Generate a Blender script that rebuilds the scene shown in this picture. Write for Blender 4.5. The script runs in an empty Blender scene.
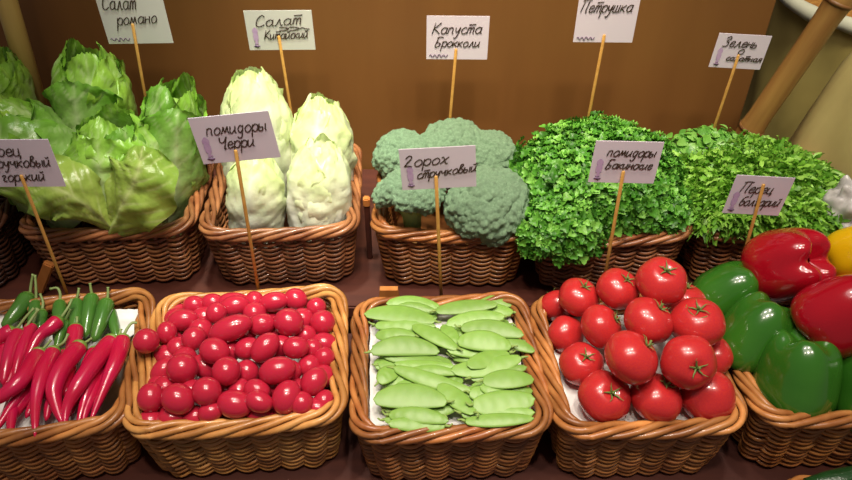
import bpy, bmesh, math, random
import numpy as np
from mathutils import Vector, Matrix, Quaternion, noise
random.seed(7)
SC = bpy.context.scene
COL = SC.collection
PI = math.pi

# ------------------------------------------------------------------ camera
F_PX, PITCH, CAM_Z = 724.0, math.radians(38.8), 1.5415
cd = bpy.data.cameras.new('camera'); cam = bpy.data.objects.new('camera', cd); COL.objects.link(cam)
cam.location = (0, 0, CAM_Z); cam.rotation_euler = (PI/2 - PITCH, 0, 0)
cd.sensor_width = 36; cd.lens = 36*F_PX/852; cd.clip_start = .02
SC.camera = cam
SC.view_settings.view_transform = 'Standard'; SC.view_settings.look = 'None'
SC.view_settings.gamma = 1; SC.view_settings.use_curve_mapping = False
SC.view_settings.exposure = 0.0
# ------------------------------------------------------------------ light
W = bpy.data.worlds.new('world'); SC.world = W; W.use_nodes = True
W.node_tree.nodes['Background'].inputs[0].default_value = (.62, .52, .50, 1)
W.node_tree.nodes['Background'].inputs[1].default_value = .22
def area(name, loc, target, size, power, color, spread=None):
    l = bpy.data.lights.new(name, 'AREA'); l.shape = 'DISK'; l.size = size; l.energy = power; l.color = color
    if spread: l.spread = spread
    o = bpy.data.objects.new(name, l); COL.objects.link(o); o.location = loc
    o.rotation_euler = (Vector(target)-Vector(loc)).to_track_quat('-Z', 'Y').to_euler()
    return o
def spot(name, loc, target, power, color, angle, blend=.6, r=.04):
    l = bpy.data.lights.new(name, 'SPOT'); l.energy = power; l.color = color; l.spot_size = math.radians(angle); l.spot_blend = blend; l.shadow_soft_size = r
    o = bpy.data.objects.new(name, l); COL.objects.link(o); o.location = loc
    o.rotation_euler = (Vector(target)-Vector(loc)).to_track_quat('-Z', 'Y').to_euler()
    return o
WARM = (1, .87, .74)
for x_, y_, tx_, e_ in ((-.42, .66, -.26, 30), (-.20, .12, -.16, 40), (-.02, .66, .02, 34), (.16, .12, .08, 40), (.40, .66, .36, 25), (.58, .12, .40, 30)):
    spot('track_spot', (x_, y_, 2.5), (tx_, .85, .8), e_, WARM, 50, 1, .045)
spot('track_spot', (-.22, .92, 2.4), (-.28, 1.02, .95), 105, (.92, 1, .84), 30, 1, .06)  # greenish spot added to brighten the napa cabbages and romaine
spot('board_spot', (.05, .75, 2.3), (.08, 1.26, 1.05), 92, (1, .86, .60), 46, 1, .15)
spot('sack_fill_spot', (.75, .75, 2.4), (.82, 1.25, 1.0), 62, (1, .93, .72), 50, 1, .12)  # spot added to brighten the sacks at the right
area('soft_fill', (0, .55, 2.8), (0, .8, .8), 1.2, 12, (1, .88, .84))  # added soft overhead fill, not a real fixture

# ------------------------------------------------------------------ pixel helpers
cP, sP = math.cos(PITCH), math.sin(PITCH)
def ray(px, py):
    x = (px-426)/F_PX; y = (py-240)/F_PX
    return Vector((x, cP-y*sP, -sP-y*cP))
def atz(px, py, z):
    d = ray(px, py); t = (z-CAM_Z)/d.z
    return Vector((d.x*t, d.y*t, z))
def aty(px, py, y):
    d = ray(px, py); t = y/d.y
    return Vector((d.x*t, y, CAM_Z+d.z*t))
# ------------------------------------------------------------------ materials
def nodes(m):
    m.use_nodes = True; return m.node_tree.nodes, m.node_tree.links, m.node_tree.nodes['Principled BSDF']
def mat(name, c, c2=None, rough=.5, scale=30, bump=0, bscale=80, sss=0, coat=0, attr=False, spec=.5, stretch=None, detail=4, transl=0):
    m = bpy.data.materials.new(name); n, L, b = nodes(m)
    b.inputs['Base Color'].default_value = (*c, 1); b.inputs['Roughness'].default_value = rough
    b.inputs['Specular IOR Level'].default_value = spec
    tc = n.new('ShaderNodeTexCoord'); src = tc.outputs['Object']
    if stretch:
        mp = n.new('ShaderNodeMapping'); mp.inputs['Scale'].default_value = stretch; L.new(src, mp.inputs[0]); src = mp.outputs[0]
    color = None
    if c2 is not None:
        nz = n.new('ShaderNodeTexNoise'); nz.inputs['Scale'].default_value = scale; nz.inputs['Detail'].default_value = detail
        L.new(src, nz.inputs['Vector'])
        cr = n.new('ShaderNodeValToRGB'); cr.color_ramp.elements[0].position = .33; cr.color_ramp.elements[1].position = .67
        cr.color_ramp.elements[0].color = (*c, 1); cr.color_ramp.elements[1].color = (*c2, 1)
        L.new(nz.outputs['Fac'], cr.inputs[0]); color = cr.outputs[0]
    if attr:
        at = n.new('ShaderNodeAttribute'); at.attribute_name = 'Col'
        if color is not None:
            mx = n.new('ShaderNodeMix'); mx.data_type = 'RGBA'; mx.blend_type = 'MULTIPLY'; mx.inputs[0].default_value = 1
            L.new(at.outputs['Color'], mx.inputs[6]); L.new(color, mx.inputs[7]); color = mx.outputs[2]
        else: color = at.outputs['Color']
    if color is not None: L.new(color, b.inputs['Base Color'])
    if bump:
        nb = n.new('ShaderNodeTexNoise'); nb.inputs['Scale'].default_value = bscale; nb.inputs['Detail'].default_value = 5; L.new(src, nb.inputs['Vector'])
        bp = n.new('ShaderNodeBump'); bp.inputs['Strength'].default_value = bump; bp.inputs['Distance'].default_value = .004
        L.new(nb.outputs['Fac'], bp.inputs['Height']); L.new(bp.outputs[0], b.inputs['Normal'])
    if sss:
        b.inputs['Subsurface Weight'].default_value = sss; b.inputs['Subsurface Radius'].default_value = (.012, .006, .003)
        b.inputs['Subsurface Scale'].default_value = .6
    if coat: b.inputs['Coat Weight'].default_value = coat; b.inputs['Coat Roughness'].default_value = .08
    if transl:
        out = n['Material Output']; tr = n.new('ShaderNodeBsdfTranslucent'); ms = n.new('ShaderNodeMixShader'); ms.inputs[0].default_value = transl
        if color is not None: L.new(color, tr.inputs[0])
        else: tr.inputs[0].default_value = (*c, 1)
        L.new(b.outputs[0], ms.inputs[1]); L.new(tr.outputs[0], ms.inputs[2]); L.new(ms.outputs[0], out.inputs[0])
    return m
# ------------------------------------------------------------------ mesh helpers
class MB:
    def __init__(s): s.v = []; s.f = []; s.c = []
    def add(s, vs, fs, col=None):
        o = len(s.v); s.v.extend([tuple(p) for p in vs]); s.f.extend([tuple(i+o for i in f) for f in fs])
        if col is None: s.c.extend([(1, 1, 1)]*len(vs))
        elif isinstance(col, tuple): s.c.extend([col]*len(vs))
        else: s.c.extend(col)
    def mesh(s, name, m, smooth=True):
        me = bpy.data.meshes.new(name); me.from_pydata(s.v, [], s.f)
        if smooth: me.polygons.foreach_set('use_smooth', [True]*len(me.polygons))
        a = me.color_attributes.new('Col', 'FLOAT_COLOR', 'POINT')
        a.data.foreach_set('color', np.array([(r, g, b, 1) for r, g, b in s.c], dtype='f').ravel())
        me.materials.append(m); me.update()
        return me
    def build(s, name, m, parent=None, smooth=True):
        return link(name, s.mesh(name, m, smooth), parent)
def link(name, me, parent=None):
    o = bpy.data.objects.new(name, me); COL.objects.link(o)
    if parent: o.parent = parent
    return o
def tag(o, label=None, cat=None, group=None, kind=None):
    if label: o['label'] = label
    if cat: o['category'] = cat
    if group: o['group'] = group
    if kind: o['kind'] = kind
    return o
def thing(name, label, cat, loc=(0, 0, 0), rz=0, group=None):
    o = bpy.data.objects.new(name, None); COL.objects.link(o); o.location = loc; o.rotation_euler = (0, 0, rz); o.empty_display_size = .02
    return tag(o, label, cat, group)
def copy_tree(o, label=None, parent=None):
    c = o.copy(); COL.objects.link(c)
    if parent: c.parent = parent
    if label: c['label'] = label
    for ch in list(o.children): copy_tree(ch, None, c)
    return c
def place(o, loc, axis=None, roll=0, scale=None):
    o.location = loc
    if axis is not None:
        q = Vector((0, 0, 1)).rotation_difference(Vector(axis).normalized()) @ Quaternion((0, 0, 1), roll)
        o.rotation_mode = 'QUATERNION'; o.rotation_quaternion = q
    if scale is not None: o.scale = (scale, scale, scale) if not hasattr(scale, '__len__') else scale
def box(mb, c, s, R=None, col=None):
    vs = [Vector((x*s[0]/2, y*s[1]/2, z*s[2]/2)) for x in (-1, 1) for y in (-1, 1) for z in (-1, 1)]
    if R is not None: vs = [R @ v for v in vs]
    vs = [v+Vector(c) for v in vs]
    mb.add(vs, [(0, 1, 3, 2), (4, 6, 7, 5), (0, 4, 5, 1), (2, 3, 7, 6), (0, 2, 6, 4), (1, 5, 7, 3)], col)
def bevel_box(name, c, s, m, parent=None, b=.003, R=None):
    bm = bmesh.new(); bmesh.ops.create_cube(bm, size=1); bmesh.ops.scale(bm, vec=s, verts=bm.verts)
    bmesh.ops.bevel(bm, geom=bm.edges[:], offset=b, segments=2, affect='EDGES')
    if R is not None: bmesh.ops.rotate(bm, matrix=R, verts=bm.verts)
    bmesh.ops.translate(bm, vec=c, verts=bm.verts)
    me = bpy.data.meshes.new(name); bm.to_mesh(me); bm.free(); me.materials.append(m)
    return link(name, me, parent)
def tube(mb, pts, rad, sides=6, closed=False, col=None, flat=1.0, up=Vector((0, 0, 1)), cap=True):
    P = [Vector(p) for p in pts]; n = len(P); vs = []; fs = []
    R = rad if hasattr(rad, '__len__') else [rad]*n
    prev = None
    for i in range(n):
        a = P[(i-1) % n] if (closed or i > 0) else P[i]; b = P[(i+1) % n] if (closed or i < n-1) else P[i]
        t = (b-a).normalized() if (b-a).length > 1e-9 else Vector((0, 0, 1))
        if prev is None:
            u = up - t*up.dot(t)
            if u.length < .05: u = Vector((0, 1, 0)) - t*t.y
        else: u = prev - t*prev.dot(t)
        u.normalize(); prev = u; w = t.cross(u)
        for k in range(sides):
            an = 2*PI*k/sides; vs.append(P[i]+(u*math.cos(an)*flat+w*math.sin(an))*R[i])
    for i in range(n if closed else n-1):
        j = (i+1) % n
        for k in range(sides):
            l = (k+1) % sides; fs.append((i*sides+k, i*sides+l, j*sides+l, j*sides+k))
    if not closed and cap:
        fs.append(tuple(range(sides))[::-1]); fs.append(tuple((n-1)*sides+k for k in range(sides)))
    mb.add(vs, fs, col)
def spline(pts, n):
    P = [Vector(p) for p in pts]
    if len(P) == 2: return [P[0].lerp(P[1], i/(n-1)) for i in range(n)]
    P = [P[0]*2-P[1]]+P+[P[-1]*2-P[-2]]; out = []; m = len(P)-3
    for i in range(n):
        t = i/(n-1)*m; k = min(int(t), m-1); t -= k
        a, b, c, d = P[k:k+4]
        out.append(.5*((2*b)+(c-a)*t+(2*a-5*b+4*c-d)*t*t+(3*b-a-3*c+d)*t**3))
    return out
def grid(mb, fn, nu, nv, closed_u=False, colfn=None):
    vs = []; cs = []; fs = []
    for j in range(nv+1):
        for i in range(nu if closed_u else nu+1):
            u = i/nu; v = j/nv; vs.append(fn(u, v))
            if colfn: cs.append(colfn(u, v))
    w = nu if closed_u else nu+1
    for j in range(nv):
        for i in range(nu):
            k = (i+1) % w if closed_u else i+1
            fs.append((j*w+i, j*w+k, (j+1)*w+k, (j+1)*w+i))
    mb.add(vs, fs, cs if colfn else None)
def sgnpow(x, p): return math.copysign(abs(x)**p, x)
def nz(p, s=1.0): return noise.noise(Vector(p)*s)
# ------------------------------------------------------------------ the display stand and what is behind it
M = {}
M['board'] = mat('lacquered_brown', (.20, .088, .023), (.178, .076, .020), rough=.42, scale=3, bump=.05, bscale=12, stretch=(6, 6, .6))
M['shelf'] = mat('stained_wood', (.085, .022, .012), (.055, .014, .009), rough=.5, scale=6, stretch=(.6, 8, 8))
M['orange_wood'] = mat('orange_pine', (.50, .19, .045), (.40, .14, .03), rough=.5, scale=9, stretch=(8, 8, .8))
M['dark'] = mat('dark_plaster', (.05, .03, .024), (.04, .024, .02), rough=.9, scale=3)
M['floor'] = mat('floor_tile', (.12, .09, .075), (.10, .075, .06), rough=.5, scale=4)
mb = MB(); box(mb, (0, 1.0, -.025), (6, 5, .05)); tag(mb.build('floor', M['floor'], None, False), kind='structure')
mb = MB(); box(mb, (0, 2.25, 1.3), (6, .06, 2.6)); tag(mb.build('wall_back', M['dark'], None, False), kind='structure')

stand = thing('display_stand', 'brown stepped wooden display stand with a tall back board behind the baskets', 'display stand', (0, .85, 0))
def sb(name, c, s, m, b=.003, R=None): return bevel_box(name, (c[0], c[1]-.85, c[2]), s, M[m], stand, b, R)
sb('back_board', (-.195, 1.268, .66), (1.62, .03, 1.32), 'board', .002)
sb('back_shelf', (-.1425, 1.045, .713), (1.675, .406, .026), 'shelf')
sb('front_shelf', (-.1425, .690, .665), (1.675, .280, .030), 'shelf')
sb('riser', (-.1425, .850, .689), (1.675, .012, .022), 'shelf', .001)
sb('shelf_edge', (-.1425, .545, .661), (1.675, .010, .032), 'orange_wood', .002)
sb('lower_shelf', (-.1065, .400, .595), (1.747, .290, .024), 'shelf')
for x in (-.94, -.14, .66):
    sb('support_leg', (x, 1.02, .351), (.06, .24, .702), 'shelf')
    sb('support_leg', (x, .66, .3265), (.06, .24, .653), 'shelf')
    sb('support_leg', (x, .40, .288), (.06, .22, .576), 'shelf')
# small wooden stops fixed to the stand, seen between the baskets
def wedge(name, c, w, h, d, m):
    vs = [(-w/2, -d/2, 0), (w/2, -d/2, 0), (w/2, d/2, 0), (-w/2, d/2, 0), (-w*.28, -d/2, h), (w*.28, -d/2, h), (w*.28, d/2, h), (-w*.28, d/2, h)]
    b = MB(); b.add([(x+c[0], y+c[1]-.85, z+c[2]) for x, y, z in vs], [(3, 2, 1, 0), (4, 5, 6, 7), (0, 1, 5, 4), (1, 2, 6, 5), (2, 3, 7, 6), (3, 0, 4, 7)])
    return b.build(name, M[m], stand, False)
wedge('wedge_block', (-.058, .833, .683), .05, .092, .010, 'orange_wood')
wedge('wedge_block', (-.475, .833, .683), .07, .085, .010, 'orange_wood')
sb('shaded_peg', (-.0975, .965, .783), (.009, .010, .114), 'shelf', .002); sb('lit_peg_top', (-.0975, .965, .847), (.011, .013, .016), 'orange_wood', .002)  # dark peg under orange top: its lit top and shade put into the colours
pk = aty(44, 277, .872); sb('slanted_slat', pk, (.016, .012, .070), 'orange_wood', .002, Matrix.Rotation(math.radians(32), 3, 'Y'))

# bamboo poles
M['bamboo'] = mat('bamboo', (.40, .22, .06), (.30, .15, .04), rough=.35, scale=7, stretch=(10, 10, .8), bump=.05, bscale=40)
M['bamboo_node'] = mat('bamboo_node', (.22, .10, .03), (.16, .07, .02), rough=.5, scale=20)
M['olive_pole'] = mat('pale_pole_wood', (.40, .28, .075), (.33, .23, .06), rough=.45, scale=7, stretch=(10, 10, .8))
def pole(name, A, B, r, label, nodes_at, m):
    A = Vector(A); B = Vector(B); L = (B-A).length
    o = thing(name, label, 'pole', A); place(o, A, B-A)
    b = MB(); pts = []; rr = []
    zs = sorted([0, L] + [t*L+d for t in nodes_at for d in (-.03, -.008, 0, .008, .03)])
    for z in zs:
        near = min([abs(z-t*L) for t in nodes_at]+[1]); pts.append((0, 0, z)); rr.append(r*(1.13 if near < .001 else 1.07 if near < .009 else 1.0))
    tube(b, pts, rr, 20); b.build('pole_shaft', M[m], o)
    for t in nodes_at:
        n_ = MB(); tube(n_, [(0, 0, t*L-.0035), (0, 0, t*L+.0035)], r*1.15, 20); n_.build('node_ring', M['bamboo_node'], o)
    return o
A_ = aty(731, 158, 1.165); B_ = aty(848, -12, 1.135); D_ = B_-A_
pole('bamboo_pole', A_-D_*.235, B_+D_*.55, .0205, 'thick bamboo pole leaning to the right in front of the pale sacks', [.07, .245, .655, .93], 'bamboo')
pole('wooden_pole', aty(28, 100, 1.125)+Vector((0, 0, -.20)), aty(6, -30, 1.125)+Vector((0, 0, .2)), .0165, 'smooth olive brown upright pole behind the romaine at the left edge', [], 'olive_pole')

# ------------------------------------------------------------------ baskets
def wick(name, a, b): return mat(name, a, b, rough=.38, scale=26, attr=True, bump=.12, bscale=160, coat=.15, detail=3)
M['wick_gold'] = wick('golden_wicker', (.60, .31, .095), (.36, .150, .035))
M['wick_orange'] = wick('orange_wicker', (.47, .20, .058), (.27, .088, .023))
M['wick_brown'] = wick('brown_wicker', (.44, .19, .075), (.23, .078, .028))
M['wick_honey'] = wick('honey_wicker', (.54, .24, .07), (.31, .11, .027))
M['wick_dark'] = wick('dark_wicker', (.13, .05, .025), (.06, .022, .012))
def rrect(w, d, r, n):
    """n points evenly spaced along a rounded rectangle, with outward normals"""
    seg = []; hw, hd = w/2-r, d/2-r
    per = 4*hw+4*hd+2*PI*r; out = []
    for i in range(n):
        s = per*i/n
        for kind, L, data in (('l', 2*hw, ((-hw, -d/2), (1, 0), (0, -1))), ('a', PI*r/2, ((hw, -hd), -PI/2)), ('l', 2*hd, ((w/2, -hd), (0, 1), (1, 0))), ('a', PI*r/2, ((hw, hd), 0)),
                              ('l', 2*hw, ((hw, d/2), (-1, 0), (0, 1))), ('a', PI*r/2, ((-hw, hd), PI/2)), ('l', 2*hd, ((-w/2, hd), (0, -1), (-1, 0))), ('a', PI*r/2, ((-hw, -hd), PI))):
            if s <= L+1e-9:
                if kind == 'l':
                    p, t, nn = data; out.append((p[0]+t[0]*s, p[1]+t[1]*s, nn[0], nn[1]))
                else:
                    c, a0 = data; a = a0+s/r; out.append((c[0]+r*math.cos(a), c[1]+r*math.sin(a), math.cos(a), math.sin(a)))
                break
            s -= L
    return out, per
def corner(x, y, w, d):
    return max(0, abs(x)/(w/2)+abs(y)/(d/2)-1.25)/.6
RIMZ = .10
def make_basket(label, w, d, cx, cy, z0, rz, m, seed, h=.117, taper=.87, name='wicker_basket', group=None):
    rnd = random.Random(seed)
    o = thing(name, label, 'basket', (cx, cy, z0), math.radians(rz), group)
    rc = .030; ww, dd = w-.022, d-.022            # centre line of the rim
    per = rrect(ww, dd, rc, 8)[1]; ns = int(round(per/.034/2))*2
    def lift(x, y): return .007*min(1, corner(x, y, w, d))
    body = MB(); rows = 10; z_top = h-.015
    spp = 6; n = ns*spp
    for k in range(rows):
        f = (k+.5)/rows; z = .006+(z_top-.006)*f
        sc = taper+(1-taper)*(z/h)**.85
        base, _ = rrect(ww*sc, dd*sc, rc*sc, n)
        for st in (0, 1):
            tone = rnd.uniform(.60, 1.15); c = (tone, tone*rnd.uniform(.92, 1.0), tone*rnd.uniform(.82, 1))
            r0 = rnd.uniform(.0027, .0033); pts = []; ph = rnd.uniform(-.15, .15)
            for i, (x, y, nx, ny) in enumerate(base):
                a = PI*i/spp + st*PI + ph
                off = math.cos(a)*.0056; dz = math.sin(a)*.0012 - .0018*math.cos(a) + .0012*nz((x*30, y*30, k+seed*3.1))
                pts.append((x+nx*off, y+ny*off, z+dz+lift(x, y)*f))
            tube(body, pts, r0, 5, True, c)
    stake = rrect(ww, dd, rc, ns)[0]; stb = rrect(ww*taper, dd*taper, rc*taper, ns)[0]
    for (a, b_) in zip(stb, stake):
        tone = rnd.uniform(.65, 1.0)
        tube(body, [(a[0], a[1], .004), ((a[0]+b_[0])/2, (a[1]+b_[1])/2, h*.5), (b_[0], b_[1], h-.008)], .0036, 5, False, (tone, tone*.95, tone*.9))
    body.build('woven_side', m, o)
    rim = MB(); nr = 168; turns = max(4, round(per/.18)); ln, _ = rrect(ww, dd, rc, nr)
    K = 5
    for k in range(K):
        pts = []; tone = rnd.uniform(.70, 1.25); rr = []
        for i, (x, y, nx, ny) in enumerate(ln):
            a = 2*PI*turns*i/nr + 2*PI*k/K
            jit = .0018*nz((x*22, y*22, seed+k*9.0))
            pts.append((x+nx*(math.cos(a)*.0084+jit), y+ny*(math.cos(a)*.0084+jit), h-.003+math.sin(a)*.0066+lift(x, y)+.0025*nz((x*12, y*12, seed*2.0)) ))
            rr.append(.0044+.0008*nz((x*40, y*40, k*5.0+seed)))
        cs = []
        for i in range(nr):
            tt = tone*(1+.22*nz((i*.12, k*7.0, seed)))
            cs += [(tt, tt*.97, tt*.93)]*7
        tube(rim, pts, rr, 7, True, cs)
    rim.build('braided_rim', m, o)
    b = MB(); ln, _ = rrect(ww*taper-.004, dd*taper-.004, rc*taper, 40)
    b.add([(x, y, z) for z in (.001, .008) for x, y, _, _ in ln], [tuple(range(40))[::-1], tuple(range(40, 80))]+[(i, (i+1) % 40, 40+(i+1) % 40, 40+i) for i in range(40)])
    b.build('base', m, o, False)
    return o
ZF, ZB = .680, .726
BK = {}
def basket(key, label, *a, **k): BK[key] = (make_basket(label, *a, **k), a)
basket('chili', 'wicker basket of red and green chilies at the lower left', .276, .262, -.523, .661, ZF, 8, M['wick_honey'], 1)
basket('cherry', 'golden wicker basket heaped with red cherry tomatoes', .281, .258, -.249, .675, ZF, 5, M['wick_gold'], 2)
basket('pea', 'orange brown wicker basket lined with paper under flat green pea pods', .257, .254, .027, .663, ZF, 3.5, M['wick_orange'], 3)
basket('tomato', 'wicker basket of large red tomatoes in the front row', .247, .252, .279, .668, ZF, 3, M['wick_honey'], 4)
basket('pepper', 'wicker basket of green and red bell peppers at the lower right', .290, .258, .556, .686, ZF, 1.5, M['wick_honey'], 5)
basket('romaine', 'brown wicker basket holding the romaine lettuces', .275, .245, -.508, .998, ZB, 3, M['wick_brown'], 6)
basket('napa', 'wicker basket holding the pale napa cabbages', .253, .272, -.237, 1.010, ZB, 3, M['wick_brown'], 7)
basket('broccoli', 'wicker basket holding the blue green broccoli heads', .255, .270, .043, 1.005, ZB, -1.5, M['wick_orange'], 8)
basket('parsley', 'wicker basket half hidden under curly parsley', .250, .262, .290, .992, ZB, 4, M['wick_brown'], 9)
basket('greens', 'brown wicker basket under pale leafy greens behind the bell peppers', .270, .262, .556, 1.0, ZB, 1, M['wick_brown'], 10)
basket('dark', 'dark wicker basket cut off by the left edge behind the chilies', .270, .245, -.806, .985, ZB, 0, M['wick_dark'], 11)
basket('lower', 'low wicker basket of dark cucumbers at the bottom right edge', .30, .237, .590, .413, .608, 0, M['wick_honey'], 12)

# paper liners that hold the vegetables up to the rim
M['paper'] = mat('white_paper', (.80, .80, .76), (.72, .72, .70), rough=.6, scale=14, bump=.25, bscale=35, sss=.0)
def liner(key, label, top, sc=.90, amp=.003, seed=0, dx=0):
    w, d, cx, cy, z0, rz = BK[key][1][:6]
    o = thing('paper_liner', label, 'paper liner', (cx+dx, cy, z0), math.radians(rz))
    b = MB(); n = 64; zs = [.0095, .04, top-.012, top+.004, top, top]; ks = [min(.84, sc-.03), min(.875, sc-.02), sc-.01, sc, sc-.035, 0]
    rings = []
    for j, (z, k) in enumerate(zip(zs, ks)):
        kk = k if k else .0
        if k == 0: break
        ln, _ = rrect((w-.022)*kk-.016, (d-.022)*kk-.016, .025, n)
        rings.append([(x+nx*.002*nz((x*40, y*40, j)), y+ny*.002*nz((x*40, y*40, j+5)), z+(amp*nz((x*25, y*25, seed)) if j > 2 else 0)) for x, y, nx, ny in ln])
    for q in (.75, .5, .25):
        rings.append([(x*q, y*q, top+amp*nz((x*q*25, y*q*25, seed))) for x, y, z in rings[4]])
    vs = [p for r in rings for p in r]; fs = [tuple(range(n))[::-1], tuple((len(rings)-1)*n+i for i in range(n))]
    for j in range(len(rings)-1): fs += [(j*n+i, j*n+(i+1) % n, (j+1)*n+(i+1) % n, (j+1)*n+i) for i in range(n)]
    b.add(vs, fs); b.build('paper_sheet', M['paper'], o)
    return o
lc = liner('chili', 'crumpled white paper lining under the red and green chilies', .088, .80, dx=-.012)
def flap(q, seed):
    inv = lc.matrix_basis.inverted(); b = MB()
    for s_ in (0, .0012):
        grid(b, lambda u, v: inv @ (q[0].lerp(q[1], u).lerp(q[3].lerp(q[2], u), v)+Vector((0, 0, .004*nz((u*4, v*4, seed))-s_))), 14, 14)
    b.build('paper_corner', M['paper'], lc)
flap([atz(112, 309, .797), atz(146, 309, .797), atz(140, 332, .780), atz(112, 342, .775)], 1)
flap([atz(-16, 303, .797), atz(22, 301, .797), atz(22, 330, .778), atz(-16, 336, .775)], 2)
liner('cherry', 'white film lining glimpsed under the cherry tomatoes', .056, .90)
liner('pea', 'white paper lining under the flat green pea pods', .105, .95)
liner('tomato', 'white paper lining under the large red tomatoes', .096, .93)
liner('pepper', 'paper lining under the bell peppers', .050, .90)
# ------------------------------------------------------------------ cherry tomatoes
M['cherry'] = mat('cherry_tomato_skin', (.47, .011, .055), (.46, .022, .032), rough=.22, scale=22, sss=.05, coat=.25)
def ellipsoid(mb, a, b, c, nu=20, nv=12, fn=None, col=None):
    grid(mb, lambda u, v: (fn or (lambda p: p))(Vector((a*math.cos(2*PI*u)*math.sin(PI*(.004+.992*v)), b*math.sin(2*PI*u)*math.sin(PI*(.004+.992*v)), -c*math.cos(PI*(.004+.992*v))))), nu, nv, True, col)
b = MB(); ellipsoid(b, 1, 1, 1, 24, 16, lambda p: Vector((p.x*(1-.03*p.z), p.y*(1-.03*p.z), p.z)))
cherry_me = b.mesh('cherry_tomato', M['cherry'])
b = MB(); grid(b, lambda u, v: Vector((.10*v*math.cos(2*PI*u), .10*v*math.sin(2*PI*u), 1.002-.03*(1-v))), 10, 2, True)
M['scar'] = mat('stem_scar', (.30, .13, .04), rough=.7)
scar_me = b.mesh('stem_scar', M['scar'])
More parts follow.
